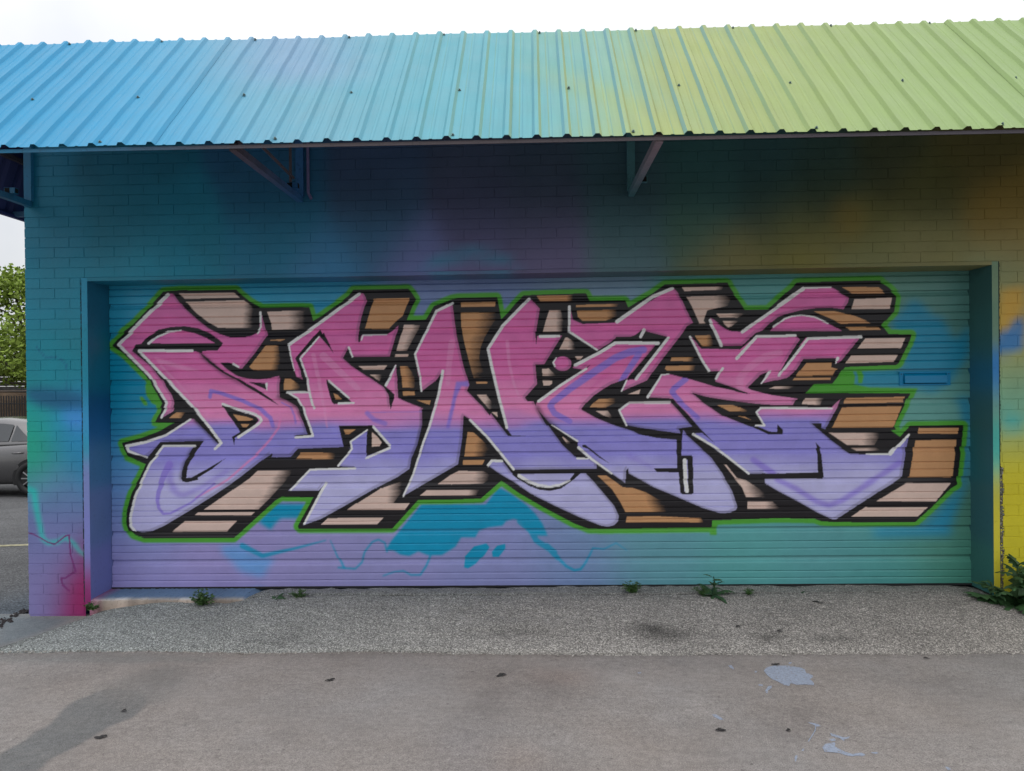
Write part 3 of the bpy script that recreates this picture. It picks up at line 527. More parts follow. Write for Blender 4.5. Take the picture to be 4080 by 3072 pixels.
# door frame: steel channel round the opening, flange flat on the wall
def sheet(fn, nu, nv, colfn):
    u, v = np.meshgrid(np.linspace(0, 1, nu), np.linspace(0, 1, nv)); P = fn(u.ravel(), v.ravel())
    return P, grid_faces(nv, nu), colfn(P)
FW = .040
def photo_paint(P, notes, sig):
    """blend paint notes given at 3D points along a member"""
    q = np.array([n[:3] for n in notes]); cl = np.minimum(lin([n[3:] for n in notes])*GAIN, .8)
    d = ((P[:, None]-q[None])**2).sum(-1); w_ = np.exp(-d/(2*sig*sig))+1e-12/(1+d); return (w_[..., None]*cl).sum(1)/w_.sum(1)[:, None]
lz = [(FX0+.02, YW, 2.1, 30, 125, 155), (FX0+.02, YW, 1.5, 12, 125, 150), (FX0+.02, YW, 1.25, 10, 120, 150), (FX0+.02, YW, 1.16, 60, 140, 205), (FX0+.02, YW, 1.0, 25, 140, 165), (FX0+.02, YW, .8, 110, 122, 175), (FX0+.02, YW, .35, 112, 118, 178), (FX0+.02, YW, .22, 110, 118, 178), (FX0+.02, YW, .1, 128, 42, 100), (FX0+.02, YW, 0, 125, 32, 92),
      (FX0+.05, YD, 2.1, 24, 92, 118), (FX0+.05, YD, 1.5, 12, 100, 126), (FX0+.05, YD, 1.2, 8, 72, 112), (FX0+.05, YD, 1.1, 30, 95, 150), (FX0+.05, YD, .9, 62, 108, 148), (FX0+.05, YD, .5, 84, 106, 152), (FX0+.05, YD, .1, 98, 106, 160)]
rz = [(FX1-.02, YW, 2.1, 100, 125, 100), (FX1-.02, YW, 1.7, 90, 120, 100), (FX1-.02, YW, 1.45, 30, 105, 165), (FX1-.02, YW, 1.38, 30, 105, 165), (FX1-.02, YW, 1.25, 95, 140, 120), (FX1-.02, YW, 1.0, 60, 150, 140), (FX1-.02, YW, .85, 55, 160, 150), (FX1-.02, YW, .7, 170, 165, 50), (FX1-.02, YW, .4, 178, 168, 45), (FX1-.02, YW, 0, 178, 168, 45),
      (FX1-.05, YD, 2.1, 50, 88, 86), (FX1-.05, YD, 1.6, 50, 92, 90), (FX1-.05, YD, 1.42, 28, 92, 124), (FX1-.05, YD, 1.2, 46, 88, 94), (FX1-.05, YD, .9, 34, 92, 102), (FX1-.05, YD, .5, 48, 90, 96), (FX1-.05, YD, .1, 52, 100, 96)]
def jamb(side):
    x0 = FX0 if side < 0 else FX1; s = -side; P = []; Fs = []; C_ = []; off = 0
    zb = -.06 if side < 0 else -.03
    for (xa, ya), (xb, yb) in (((x0, YW+.03), (x0, YW-.006)), ((x0, YW-.006), (x0+s*FW, YW-.006)), ((x0+s*FW, YW-.006), (x0+s*FW, YD+.05))):
        p, f_, c_ = sheet(lambda u, v: np.stack([xa+(xb-xa)*u, ya+(yb-ya)*u, wz(xa+(xb-xa)*u, zb+(FZ-zb)*v)], -1), 8, 160, lambda P: photo_paint(P, [q for q in (lz if side < 0 else rz) if (q[1] == YD) == (yb > YD)] if yb <= YD else [(q[0], YW+.12, *q[2:]) for q in (lz if side < 0 else rz) if q[1] == YD], .09))
        P.append(p); Fs.append(f_+off); C_.append(c_); off += len(p)
    return mesh('frame_jamb', rel(np.concatenate(P), bld), np.concatenate(Fs), M_FRAME, bld, col=np.concatenate(C_))
jamb(-1); jamb(1)
P = []; Fs = []; C_ = []; off = 0
for (ya, za), (yb, zb) in (((YW+.03, FZ), (YW-.006, FZ)), ((YW-.006, FZ), (YW-.006, FZ-.022)), ((YW-.006, FZ-.022), (YD+.05, FZ-.022))):
    p, f_, _ = sheet(lambda u, v: np.stack([FX0+FW+(FX1-FX0-2*FW)*u, ya+(yb-ya)*v, wz(FX0+(FX1-FX0)*u, za+(zb-za)*v)], -1), 300, 5, lambda P: 0)
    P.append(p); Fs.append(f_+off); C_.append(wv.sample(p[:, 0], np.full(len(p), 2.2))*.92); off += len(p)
mesh('frame_head', rel(np.concatenate(P), bld), np.concatenate(Fs), M_FRAME, bld, col=np.concatenate(C_))
# crumbling filler low at the right jamb; dark strips paint the shade in open gaps
def rough_strip(name, x0, x1, z0, z1, mat):
    n = 160; z = np.linspace(z0, z1, n); cols = []
    for k, t_ in enumerate((0, .33, .66, 1)):
        cols.append(np.stack([x0+(x1-x0)*t_+(rng.random(n)-.5)*.008, YW+.003-.004*(k in (1, 2))*rng.random(n), wz(x1, z)], -1))
    V = np.stack(cols, 1).reshape(-1, 3); return mesh(name, rel(V, bld), grid_faces(n, 4), mat, bld)
def f_(N, P):
    geo = N('ShaderNodeNewGeometry').outputs['Position']; n1 = N('ShaderNodeTexNoise', {'Vector': geo, 'Scale': 70., 'Detail': 4.})
    c_ = ramp_node(N, n1.outputs['Fac'], [(.38, (.03, .03, .03)), (.48, (.16, .14, .10)), (.55, (.05, .09, .08)), (.66, (.40, .33, .27))])
    P(Base_Color=c_, Roughness=.9, Normal=N('ShaderNodeBump', {'Strength': .8, 'Distance': .01, 'Height': n1.outputs['Fac']}).outputs[0])
rough_strip('gap_filler_and_shade', FX1+.004, FX1+.034, -.05, .80, material('crumbled_mortar', f_))
rough_strip('gap_filler_and_shade', FX1+.001, FX1+.013, .80, 2.12, plain_mat('gap_shadow', (.03, .045, .04), .9))
rough_strip('gap_filler_and_shade', FX0-.013, FX0-.001, -.05, 2.12, plain_mat('gap_dark', (.03, .05, .06), .9))

# ------------------------------------------------------------------ garage door
DX0, DX1, DZ0, SECT = -2.987, 2.977, -.012, .5335
door = empty('garage_door', (0, YD, DZ0), 'closed ribbed steel garage door covered in large pink and purple graffiti lettering', 'garage door')
nx = 1500; gx = np.linspace(DX0, DX1, nx)
def profile():
    p = [(0, .006), (.0035, .006), (.006, 0)]
    def minor(t): return [(t-.0038, 0), (t-.0030, .0085), (t-.0006, .0085), (t+.0030, .0038), (t+.0092, 0)]
    def major(t, e): return [(t-.0075, 0), (t-.0062, .0190), (t+.008, .0180), (e-.012, .0120), (e-.008, .0115), (e-.002, .0050), (e+.007, 0)]
    for k, t, e in ((0, .0377, 0), (0, .0848, 0), (1, .1477, .179), (0, .242, 0), (0, .292, 0), (1, .349, .3865), (0, .446, 0), (0, .493, 0)):
        p += major(t, e) if k else minor(t)
    p += [(.5300, 0), (.5325, .006), (.5335, .006)]
    o = [p[0]]
    for a, b in zip(p, p[1:]):
        n = max(1, int((b[0]-a[0])/.0046))
        o += [(a[0]+(b[0]-a[0])*k/n, a[1]+(b[1]-a[1])*k/n) for k in range(1, n+1)]
    return np.array(o)
prof = profile()
for k in range(4):
    z = DZ0+4*SECT-k*SECT-prof[:, 0]; Xg, Zg = np.meshgrid(gx, z)
    dep = np.repeat(prof[:, 1:2], nx, 1)+.0012*np.sin(Xg*2.1+k)+.0006*np.sin(Xg*9+2*k)
    V = np.stack([Xg.ravel(), YD+dep.ravel(), wz(Xg, Zg).ravel()], -1)
    o = mesh('door_panel', rel(V, door), grid_faces(len(z), nx)[:, ::-1], M_DOOR, door, col=cv.sample(Xg.ravel(), wz(Xg, Zg).ravel()))
# bottom rail and rubber seal
mb = MB()
for y0, z0, z1 in ((YD-.004, .004, .018),):
    V, Fq, c_ = sheet(lambda u, v: np.stack([DX0+(DX1-DX0)*u, np.full(len(u), YD-.006), wz(DX0+(DX1-DX0)*u, DZ0-.004+.018*v)], -1), 300, 3, lambda P: cv.sample(P[:, 0], np.full(len(P), .03)))
    mesh('bottom_rail', rel(V, door), Fq, M_DOOR, door, col=c_)
a, b = Vector((DX0, 0, -.012+TILT*DX0)), Vector((DX1, 0, -.012+TILT*DX1))
MB().bar(a+Vector((0, .006, .004)), b+Vector((0, .006, .004)), .03, .014).build('bottom_seal', plain_mat('seal_rubber', (.02, .02, .022), .8), door)
# mail slot
sx0, sx1, sz0, sz1 = 2.486, 2.827, 1.345, 1.438
slot = empty('mail_slot', (0, 0, 0), parent=door)
def painted(mbx, name, par, mat=None, rgb=(0, 108, 150)):
    o = mbx.build(name, mat or M_DOOR, par, col=False); a_ = o.data.color_attributes.new('paint', 'FLOAT_COLOR', 'POINT')
    a_.data.foreach_set('color', np.tile(np.r_[G(*rgb), 1].astype(np.float32), len(o.data.vertices))); return o
R0 = np.array(door.location)
def shiftmb(mbx): mbx.V = [tuple(np.array(v)-R0) for v in mbx.V]; return mbx
mb = MB(); y = YD
mb.box((sx0, y-.007, sz0), (sx1, y+.004, sz0+.010)).box((sx0, y-.007, sz1-.010), (sx1, y+.004, sz1)).box((sx0, y-.007, sz0+.010), (sx0+.026, y+.004, sz1-.010)).box((sx1-.026, y-.007, sz0+.010), (sx1, y+.004, sz1-.010))
painted(shiftmb(mb), 'plate', slot)
mb = MB(); x0, x1, z0, z1 = sx0+.029, sx1-.029, sz0+.013, sz1-.013
mb.add([(x0+.003, y-.004, z1), (x1-.003, y-.004, z1), (x1-.002, y-.018, z1-.014), (x0+.002, y-.018, z1-.014), (x0, y-.026, z0+.004), (x1, y-.026, z0+.004), (x0, y-.004, z0), (x1, y-.004, z0), (x0, y+.003, z1), (x1, y+.003, z1)],
       [(0, 1, 9, 8), (3, 2, 1, 0), (4, 5, 2, 3), (6, 7, 5, 4), (0, 8, 6, 4, 3), (1, 2, 5, 7, 9), (8, 9, 7, 6)])
painted(shiftmb(mb), 'flap', slot)
for q in ((sx0+.012, sz1-.016), (sx1-.012, sz1-.016)):
    mb = MB().tube([(q[0], y-.0075, q[1]), (q[0], y-.0095, q[1])], .005, 10); painted(shiftmb(mb), 'screw', slot, rgb=(0, 70, 100))

# ------------------------------------------------------------------ metal awning over the door
EY, EZ, TY, TZ = 3.68, 2.625, 4.66, 3.625
awn = empty('metal_awning', (0, EY, EZ), 'corrugated metal awning roof fading from blue to yellow-green above the door', 'awning')
AO = np.array(awn.location)
sl = np.array([0, TY-EY, TZ-EZ]); LEN = np.linalg.norm(sl); sl /= LEN; nrm = np.array([0, -sl[2], sl[1]])
RIB = .1524; PH = at([(20, 590)], EY)[0, 0]         # a rib end seen at the left of the eave
prof_r = [(-.024, 0), (-.010, .0165), (.010, .0165), (.024, 0), (.060, 0), (.066, .0032), (.076, .0032), (.082, 0), (.1284, 0)]
def roof_notes(x, s, side):
    """sprayed colours: along the roof, with the two flanks of each rib caught from different sides"""
    px = 2040+x*790/(1+.27*s)                        # where along the wall, in measured pixels at the eave
    k = [(-400, (64, 170, 220)), (300, (72, 175, 224)), (700, (92, 182, 224)), (900, (114, 186, 216)), (1200, (122, 188, 210)), (1600, (112, 190, 208)), (2000, (114, 192, 204)), (2300, (146, 198, 182)), (2550, (172, 194, 138)), (2900, (175, 194, 124)), (3400, (170, 196, 128)), (4100, (166, 195, 130)), (4800, (164, 192, 128))]
    xs_ = [a for a, _ in k]; cc = np.stack([np.interp(px, xs_, [c[i] for _, c in k]) for i in range(3)], -1)
    n = .5+.5*np.sin(px*.011+s*4.1+1.3*np.sin(px*.004+s*6))
    ymix = np.clip((px-1900)/700, 0, 1)*np.clip((3100-px)/500, 0, 1)
    cc = cc*(1-(ymix*n*.7)[:, None])+np.array([186, 198, 122])*(ymix*n*.7)[:, None]
    lilac = np.exp(-((px-1150)/260)**2)*np.clip((s-.55)*3, 0, 1); cc = cc*(1-lilac[:, None]*.6)+np.array([150, 178, 218])*(lilac*.6)[:, None]
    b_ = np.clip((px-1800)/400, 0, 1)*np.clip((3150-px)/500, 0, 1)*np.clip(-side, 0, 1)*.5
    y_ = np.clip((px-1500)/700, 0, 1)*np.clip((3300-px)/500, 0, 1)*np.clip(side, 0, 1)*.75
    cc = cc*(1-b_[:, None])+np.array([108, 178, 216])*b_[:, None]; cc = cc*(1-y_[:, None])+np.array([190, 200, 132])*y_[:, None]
    g_ = np.clip((900-px)/400, 0, 1)*np.clip((px+100)/300, 0, 1)*(side > 0)*.0
    return np.minimum(lin(cc)*ROOF_GAIN, .85)
ROOF_GAIN = .71
XL, XR = -3.76, 5.1
nrib0 = math.floor((XL-PH)/RIB); nper = 6; srows = np.linspace(0, LEN, 22)
sh = 0; r0 = nrib0+2
def roof_sheet(ra, rb, lift, xclip0, xclip1):
    # every strip of the profile has edges of its own, so paint on a flank does not bleed over the flats
    P, Fs, C_, off = [], [], [], 0
    segs = [(PH+r*RIB+a_[0], a_[1], PH+r*RIB+b_[0], b_[1], {0: -1, 2: 1, 4: .5, 6: -.5}.get(i, 0)) for r in range(ra, rb) for i, (a_, b_) in enumerate(zip(prof_r, prof_r[1:]))]
    segs += [(PH+rb*RIB+a_[0], a_[1], PH+rb*RIB+b_[0], b_[1], sd_) for a_, b_, sd_ in zip(prof_r[:4], prof_r[1:4]+[(.030, 0)], (-1, 0, 1))]
    for x0, h0, x1, h1, sd_ in segs:
        if x0 < xclip0 or x1 > xclip1: continue
        xe = np.array([x0, (x0+x1)/2, x1]) if x1-x0 > .03 else np.array([x0, x1]); he = np.interp(xe, [x0, x1], [h0, h1])
        sv, xv = np.meshgrid(srows, xe, indexing='ij'); hv = np.broadcast_to(he, xv.shape)+lift+.0010*np.sin(sv*7+xv*3)+.0008*np.sin(sv*19+xv*11)
        p = np.array([0, EY, EZ])+xv[..., None]*np.array([1, 0, 0])+sv[..., None]*sl+hv[..., None]*nrm
        P.append(p.reshape(-1, 3)); Fs.append(grid_faces(len(srows), len(xe))+off); off += p.size//3
        C_.append(roof_notes(xv.ravel(), sv.ravel(), np.full(xv.size, sd_)))
    return mesh('roof_sheet', np.concatenate(P)-AO, np.concatenate(Fs), M_ROOF, awn, col=np.concatenate(C_))
k = 0
ra = nrib0
while PH+ra*RIB < XR:
    roof_sheet(ra, ra+nper, .0030*(k % 2), XL, XR); ra += nper; k += 1
def on_roof(x, s, h): return np.array([0, EY, EZ])+np.array([x, 0, 0])+s*sl+h*nrm-AO
M_SCREW = plain_mat('screw_metal', (.10, .16, .16), .5, .3)
sc = None
for row, s_, st_ in ((0, LEN-.02, 0), (1, LEN*.40, 1), (2, .035, 2)):
    r = nrib0+1+st_
    while PH+r*RIB < 4.4:
        x = PH+r*RIB+.030
        if sc is None:
            mb = MB(); z_ = Vector(nrm)
            mb.tube([Vector((0, 0, 0)), z_*.003], .0085, 10).tube([z_*.003, z_*.010], .0048, 6); sc = mb.build('screw', M_SCREW, awn); o = sc
        else: o = sc.copy(); COL.objects.link(o)
        o.location = on_roof(x, s_, .0035); r += (3, 4, 6)[row] if (r % 2) else (4, 3, 7)[row]
# eave angle, brackets
def steel(mbx, name, par, notes, sig=.3):
    mbx.V = [tuple(np.array(v)) for v in mbx.V]
    P = np.array(mbx.V); o = mesh(name, P-AO, mbx.F, M_STEEL, par, col=photo_paint(P, notes, sig)); return o
PRI = (80, 73, 77)
TEA = (25, 95, 130)
mb = MB()
for x in np.linspace(XL, XR-.2, 40): pass
xa = np.linspace(XL, XR, 60)
for a_, b_ in zip(xa, xa[1:]): mb.bar((a_, EY+.014, EZ-.012), (b_, EY+.014, EZ-.012), .004, .018)
for a_, b_ in zip(xa, xa[1:]): mb.bar((a_, EY+.030, EZ-.005), (b_, EY+.030, EZ-.005), .03, .004)
steel(mb, 'eave_angle', awn, [(-3.6, EY, EZ, 30, 110, 145), (-2.2, EY, EZ, 30, 105, 140), (-1.7, EY, EZ, *PRI), (-1, EY, EZ, *PRI), (.5, EY, EZ, *PRI), (2, EY, EZ, 72, 67, 74), (4, EY, EZ, 72, 67, 74)], .3)
for y_, z_ in ((EY+.42, EZ+.42-.035), (TY-.06, TZ-.11)):
    mb = MB().bar((XL+.02, y_, z_), (XR-.05, y_, z_), .04, .04); steel(mb, 'purlin', awn, [(0, y_, z_, *PRI)])
def bracket(x, kind):
    b = empty('bracket', (0, 0, 0), parent=awn)
    zb = 2.618; base = {0: (30, 105, 140), 1: (40, 90, 135), 2: (60, 105, 115)}[kind]
    nb = [(x, YW, zb, *base), (x, 4.45, zb, *base), (x, 4.2, zb, *((132, 120, 126) if kind == 2 else base)), (x, EY, zb, *((132, 120, 126) if kind == 2 else PRI))]
    mb = MB().bar((x, YW-.012, zb), (x, EY+.03, zb), .038, .038); steel(mb, 'beam', b, nb, .12)
    mb = MB().bar((x, YW-.012, zb+.019), (x, YW-.012, 3.42), .024 if kind == 1 else .034, .05, up=(1, 0, 0)); steel(mb, 'post', b, [(x, YW, 3, *base)])
    mb = MB().bar((x, YW-.05, 3.44), (x, EY+.06, EZ+.012), .03, .03, up=(1, 0, 0)); steel(mb, 'rafter', b, [(x, 4.2, 3, *PRI)])
    mb = MB().bar((x-.02, 4.60, zb+.038), (x+.075 if kind == 2 else x+.05, 4.60, zb+.038), .036, .036); steel(mb, 'cross_tube', b, [(x, 4.6, zb, *base)])
    xo = x+.076 if kind == 2 else x+.051
    o = MB().box((xo-AO[0]-.0006, 4.586-AO[1], zb+.024-AO[2]), (xo-AO[0]+.0006, 4.614-AO[1], zb+.052-AO[2])).build('tube_opening', M_BLACK, b)
    if kind == 2:
        o2 = MB().box((x+.026-AO[0], 4.5800-AO[1], zb+.022-AO[2]), (x+.07-AO[0], 4.5814-AO[1], zb+.054-AO[2])).build('tube_opening', M_BLACK, b)
    else:
        o2 = MB().box((x-.016-AO[0], 4.5800-AO[1], zb+.022-AO[2]), (x+.016-AO[0], 4.5814-AO[1], zb+.054-AO[2])).build('tube_opening', M_BLACK, b)
    if kind == 1:
        mb = MB().bar((x, 4.60, zb+.06), (x, 4.60, 3.26), .014, .014, up=(1, 0, 0)); steel(mb, 'hanger_rod', b, [(x, 4.6, 3, *PRI)])
        mb = MB().bar((x+.01, 4.63, 2.715), (x+.01, 4.02, 2.745), .013, .013); steel(mb, 'hanger_rod', b, [(x, 4.3, 2.7, *PRI)])
        mb = MB().tube([(x+.075, YW-.012, 2.62), (x+.055, YW-.014, 2.66), (x+.055, YW-.014, 3.4)], .010, 8); steel(mb, 'conduit', b, [(x, 4.8, 3, 95, 90, 125)])
    return b
bracket(-3.375, 0); bracket(-1.54, 1); bracket(.645, 2); bracket(2.95+1.1, 2)

# the narrower awning that runs back along the left side wall
sa = empty('side_awning', (-3.74, 4.9, 2.6), 'dark underside of the side awning at the left corner of the building', 'awning')
ys = np.arange(4.72, 10.5, .0254); ph = np.mod(ys, RIB)/RIB
h = np.where(ph < .14, ph/.14, np.where(ph < .28, 1, np.where(ph < .42, (.42-ph)/.14, 0)))*.017
a = np.stack([-3.735-h*.7, ys, 2.605+h*.4], -1); b_ = np.stack([-3.43-h*.7, ys, 3.50+h*.4], -1)
V = np.concatenate([a, b_]); n = len(ys); Fq = np.array([(i, i+1, n+i+1, n+i) for i in range(n-1)])
SO = np.array(sa.location)
mesh('roof_sheet', V-SO, Fq, paint_mat('side_roof_paint', rough=.6, vary=.3), sa, col=np.tile(G(72, 78, 120), (len(V), 1)))
def steel2(mbx, name, rgb): P = np.array(mbx.V); return mesh(name, P-SO, mbx.F, M_STEEL, sa, col=np.tile(G(*rgb), (len(P), 1)))
steel2(MB().bar((-3.72, 4.72, 2.615), (-3.72, 10.4, 2.615), .03, .022), 'eave_angle', (70, 72, 118))
steel2(MB().bar((-3.60, 4.72, 2.98), (-3.60, 10.4, 2.98), .03, .03), 'purlin', PRI)
for y_ in (5.12, 6.5, 8.2):
    steel2(MB().bar((-3.42, y_, 2.63), (-3.72, y_, 2.63), .035, .035), 'beam', (70, 110, 140))
    steel2(MB().bar((-3.45, y_, 2.64), (-3.45, y_, 3.42), .06, .04, up=(1, 0, 0)), 'post', (40, 105, 140))

# ------------------------------------------------------------------ ground
GZ = -.15
def stone_mat(name, stops, scale, attr=True, big=1.6, bigv=.18, bump=.5, bd=.006, rough=.9):
    def f(N, P):
        geo = N('ShaderNodeNewGeometry').outputs['Position']
        v = N('ShaderNodeTexVoronoi', {'Vector': geo, 'Scale': scale, 'Randomness': 1.}); sep = N('ShaderNodeSeparateColor', {'Color': v.outputs['Color']})
        c_ = ramp_node(N, sep.outputs[0], stops)
        d = ramp_node(N, v.outputs['Distance'], [(.25, g3(1.)), (.7, g3(.36))])
        c_ = N('ShaderNodeMixRGB', {'Fac': .8, 'Color1': c_, 'Color2': d}, blend_type='MULTIPLY').outputs[0]
        n1 = N('ShaderNodeTexNoise', {'Vector': geo, 'Scale': big, 'Detail': 7., 'Roughness': .65})
        c_ = N('ShaderNodeMixRGB', {'Fac': 1., 'Color1': c_, 'Color2': ramp_node(N, n1.outputs['Fac'], [(.3, g3(1-bigv)), (.7, g3(1.+bigv*.3))])}, blend_type='MULTIPLY').outputs[0]
        if attr: c_ = N('ShaderNodeMixRGB', {'Fac': 1., 'Color1': c_, 'Color2': N('ShaderNodeAttribute', attribute_name='paint').outputs['Color']}, blend_type='MULTIPLY').outputs[0]
        hb = N('ShaderNodeMath', {0: 1., 1: v.outputs['Distance']}, operation='SUBTRACT')
        P(Base_Color=c_, Roughness=rough, Specular_IOR_Level=.25, Normal=N('ShaderNodeBump', {'Strength': bump, 'Distance': bd, 'Height': hb.outputs[0]}).outputs[0])
    return material(name, f)
def conc(N, P):
    geo = N('ShaderNodeNewGeometry').outputs['Position']
    n1 = N('ShaderNodeTexNoise', {'Vector': geo, 'Scale': 1.5, 'Detail': 10., 'Roughness': .70}); n2 = N('ShaderNodeTexNoise', {'Vector': geo, 'Scale': 34., 'Detail': 5., 'Roughness': .7}); n3 = N('ShaderNodeTexNoise', {'Vector': geo, 'Scale': 190., 'Detail': 3., 'Roughness': .7})
    st_ = N('ShaderNodeMapping', {'Vector': geo, 'Scale': (1.2, 9., 1.)}); n4 = N('ShaderNodeTexNoise', {'Vector': st_.outputs[0], 'Scale': 5., 'Detail': 5.})
    c_ = ramp_node(N, n1.outputs['Fac'], [(.28, (.178, .158, .146)), (.42, (.232, .207, .190)), (.58, (.262, .236, .218)), (.74, (.312, .284, .264))])
    for n, lo, hi, a, b in ((n2, .80, 1.12, .3, .7), (n3, .55, 1.38, .3, .7), (n4, .95, 1.03, .35, .65)):
        c_ = N('ShaderNodeMixRGB', {'Fac': 1., 'Color1': c_, 'Color2': ramp_node(N, n.outputs['Fac'], [(a, g3(lo)), (b, g3(hi))])}, blend_type='MULTIPLY').outputs[0]
    n5 = N('ShaderNodeTexNoise', {'Vector': geo, 'Scale': 48., 'Detail': 2., 'Roughness': .5}); n6 = N('ShaderNodeTexNoise', {'Vector': geo, 'Scale': .9, 'Detail': 4., 'Roughness': .6})
    pits = ramp_node(N, n5.outputs['Fac'], [(.24, g3(.55)), (.30, g3(1.)), (.72, g3(1.)), (.78, g3(1.25))])
    warm = ramp_node(N, n6.outputs['Fac'], [(.35, (1.00, 1.05, 1.10)), (.65, (1.08, 1.08, 1.08))])
    for q in (pits, warm): c_ = N('ShaderNodeMixRGB', {'Fac': 1., 'Color1': c_, 'Color2': q}, blend_type='MULTIPLY').outputs[0]
    c_ = N('ShaderNodeMixRGB', {'Fac': 1., 'Color1': c_, 'Color2': N('ShaderNodeAttribute', attribute_name='paint').outputs['Color']}, blend_type='MULTIPLY').outputs[0]
    hh = N('ShaderNodeMath', {0: n2.outputs['Fac'], 1: n3.outputs['Fac']}, operation='ADD')
    P(Base_Color=c_, Roughness=.85, Specular_IOR_Level=.3, Normal=N('ShaderNodeBump', {'Strength': .45, 'Distance': .004, 'Height': hh.outputs[0]}).outputs[0])
M_CONC = material('concrete', conc)
# stains on the pad, in metres
gv = Canvas(-4.2, 4.2, -4.9, -2.2, 120, lambda p: onz(p, GZ)[:, :2]*np.array([1, -1]))   # second axis is -y
gv.img[:] = 1
def gst(p, c, r, a=1.): gv.put(blur(gv.fill(pts(p)), r), np.array(c), a)
nz_ = vnoise(gv.h, gv.w, 9, 9)*.5+vnoise(gv.h, gv.w, 30, 30)*.5
dm = blur(gv.fill(pts('K-60,1500 100,1420 300,1300 420,1160 560,1080 760,1040 900,1060 960,1130 860,1240 700,1290 540,1400 350,1500 200,1600 -60,1750')), 5)
gv.put(st(.38, .62, dm+(nz_-.5)*.55).astype(np.float32), np.array([.56, .63, .67]), .85)
dm = blur(gv.fill(pts('K520,1090 760,1000 1000,890 1160,920 1170,1010 1060,1150 900,1200 820,1130')), 12)
gv.put(st(.2, .9, dm+(nz_-.5)*.5).astype(np.float32), np.array([.68, .72, .74]), .7)
gst('K500,1100 800,1000 1100,880 1300,900 1250,1000 900,1130', (.72, .76, .78), 9, .5)
gst('K-40,820 900,820 1500,850 1300,880 600,880 -40,870', (.72, .80, .82), 4, .6)
gst('L640,1290 900,1290 980,1400 880,1600 640,1600', (.86, .86, .90), 12, .7)
gst('L1200,920 1700,950 1500,1020 1250,1000', (1.05, .95, .92), 9, .8); gst('L1000,1400 1350,1420 1300,1600 900,1600', (1.06, .97, .92), 10, .7)
gst('K-60,540 200,570 480,585 300,680 -60,800', (.55, .72, .84), 6, .9)
gst('K-40,820 700,810 L2212,800 M2212,815 2212,850 L2212,835 0,850 K0,850', (.80, .80, .80), 2, .5)
for _ in range(70):
    x, y = rng.uniform(0, 4080), rng.uniform(2630, 3060); r = rng.uniform(3, 11)
    q = np.stack([x+r*1.6*np.cos(th), y+r*.8*np.sin(th)], -1); gv.put(blur(gv.fill(q), 1), np.array(g3(rng.choice([.6, .75, 1.25]))), .4)
gx_ = np.linspace(-4.1, 4.1, 620); gy_ = np.linspace(2.25, 4.85, 240); Xg, Yg = np.meshgrid(gx_, gy_)
pad_z = lambda x, y: GZ+.003*np.sin(x*1.7+y)+.002*np.sin(y*4+x*.7)
Zc = pad_z(Xg, Yg)
pad = mesh('concrete_pad', np.stack([Xg.ravel(), Yg.ravel(), Zc.ravel()], -1), grid_faces(len(gy_), len(gx_)), M_CONC, col=gv.sample(Xg.ravel(), -Yg.ravel()), smooth=True, kind='structure')
V = [(-14, -12, GZ-.006), (14, -12, GZ-.006), (14, 4.86, GZ-.006), (-3.46, 4.86, GZ-.006), (-3.46, 2.2, GZ-.006), (-14, -2, GZ-.006)]
mesh('concrete_yard', V, [(0, 1, 2, 3, 4, 5)], M_CONC, col=np.ones((6, 3)), kind='structure')
# side lot falling away to the left and back; one sheet out to the horizon
gx_ = np.r_[np.linspace(-300, -40, 14), np.linspace(-36, -3.0, 120), np.linspace(0, 300, 16)]; gy_ = np.r_[np.linspace(-200, -10, 10), np.linspace(-8, 30, 150), np.linspace(34, 400, 20)]
Xg, Yg = np.meshgrid(gx_, gy_)
Zl = -.175-.50*np.clip((Yg-4.8)/8.7, 0, 1.12)-.02*np.clip(-(Xg+4)/6, 0, 2)+.006*np.sin(Xg*2.3)*np.sin(Yg*1.9)
lotc = np.ones((Xg.size, 3)); bl = np.exp(-((Xg+3.6)/.5)**2-((Yg-5.0)/.9)**2).ravel()[:, None]; lotc = lotc*(1-bl*.6)+np.array([.7, 1.0, 1.3])*bl*.6
M_LOT = stone_mat('lot_asphalt', [(0, (.08, .083, .088)), (.6, (.15, .152, .158)), (1, (.24, .24, .245))], 90, True, 1.1, .35, .4, .004)
mesh('asphalt_lot', np.stack([Xg.ravel(), Yg.ravel(), Zl.ravel()], -1), grid_faces(len(gy_), len(gx_)), M_LOT, col=lotc, smooth=True, kind='structure')
# faded yellow line on the lot, dark earth in the joint beside the pad
def flat(name, P, z, mat, parent=None, kind=None):
    return mesh(name, [(x, y, z) for x, y in P], [tuple(range(len(P)))], mat, parent, kind=kind)
ln = mesh('parking_line', [(-9, 7.05, -.318), (-5.2, 7.95, -.36), (-3.5, 8.30, -.378), (-3.5, 8.38, -.378), (-5.2, 8.04, -.36), (-9, 7.13, -.318)], [(0, 1, 4, 5), (1, 2, 3, 4)], plain_mat('faded_line', (.33, .31, .20), .9, vary=.5, vscale=20), kind='structure')
mb = MB()
for i in range(90):
    t_ = rng.random(); p = np.array([-3.55, 4.95, -.165])*t_+np.array([-3.46, 4.45, -.158])*(1-t_)+np.array([rng.normal(0, .025), rng.normal(0, .02), rng.random()*.012]); r = rng.uniform(.008, .02)
    mb.add([p+r*np.array(q) for q in ((1, 0, 0), (-1, .2, 0), (0, 1, 0), (.1, -1, 0), (0, 0, .8), (0, 0, -.8))], [(0, 2, 4), (2, 1, 4), (1, 3, 4), (3, 0, 4), (2, 0, 5), (1, 2, 5), (3, 1, 5), (0, 3, 5)])
mb.build('soil', plain_mat('dark_soil', (.035, .030, .032), .95), kind='stuff')
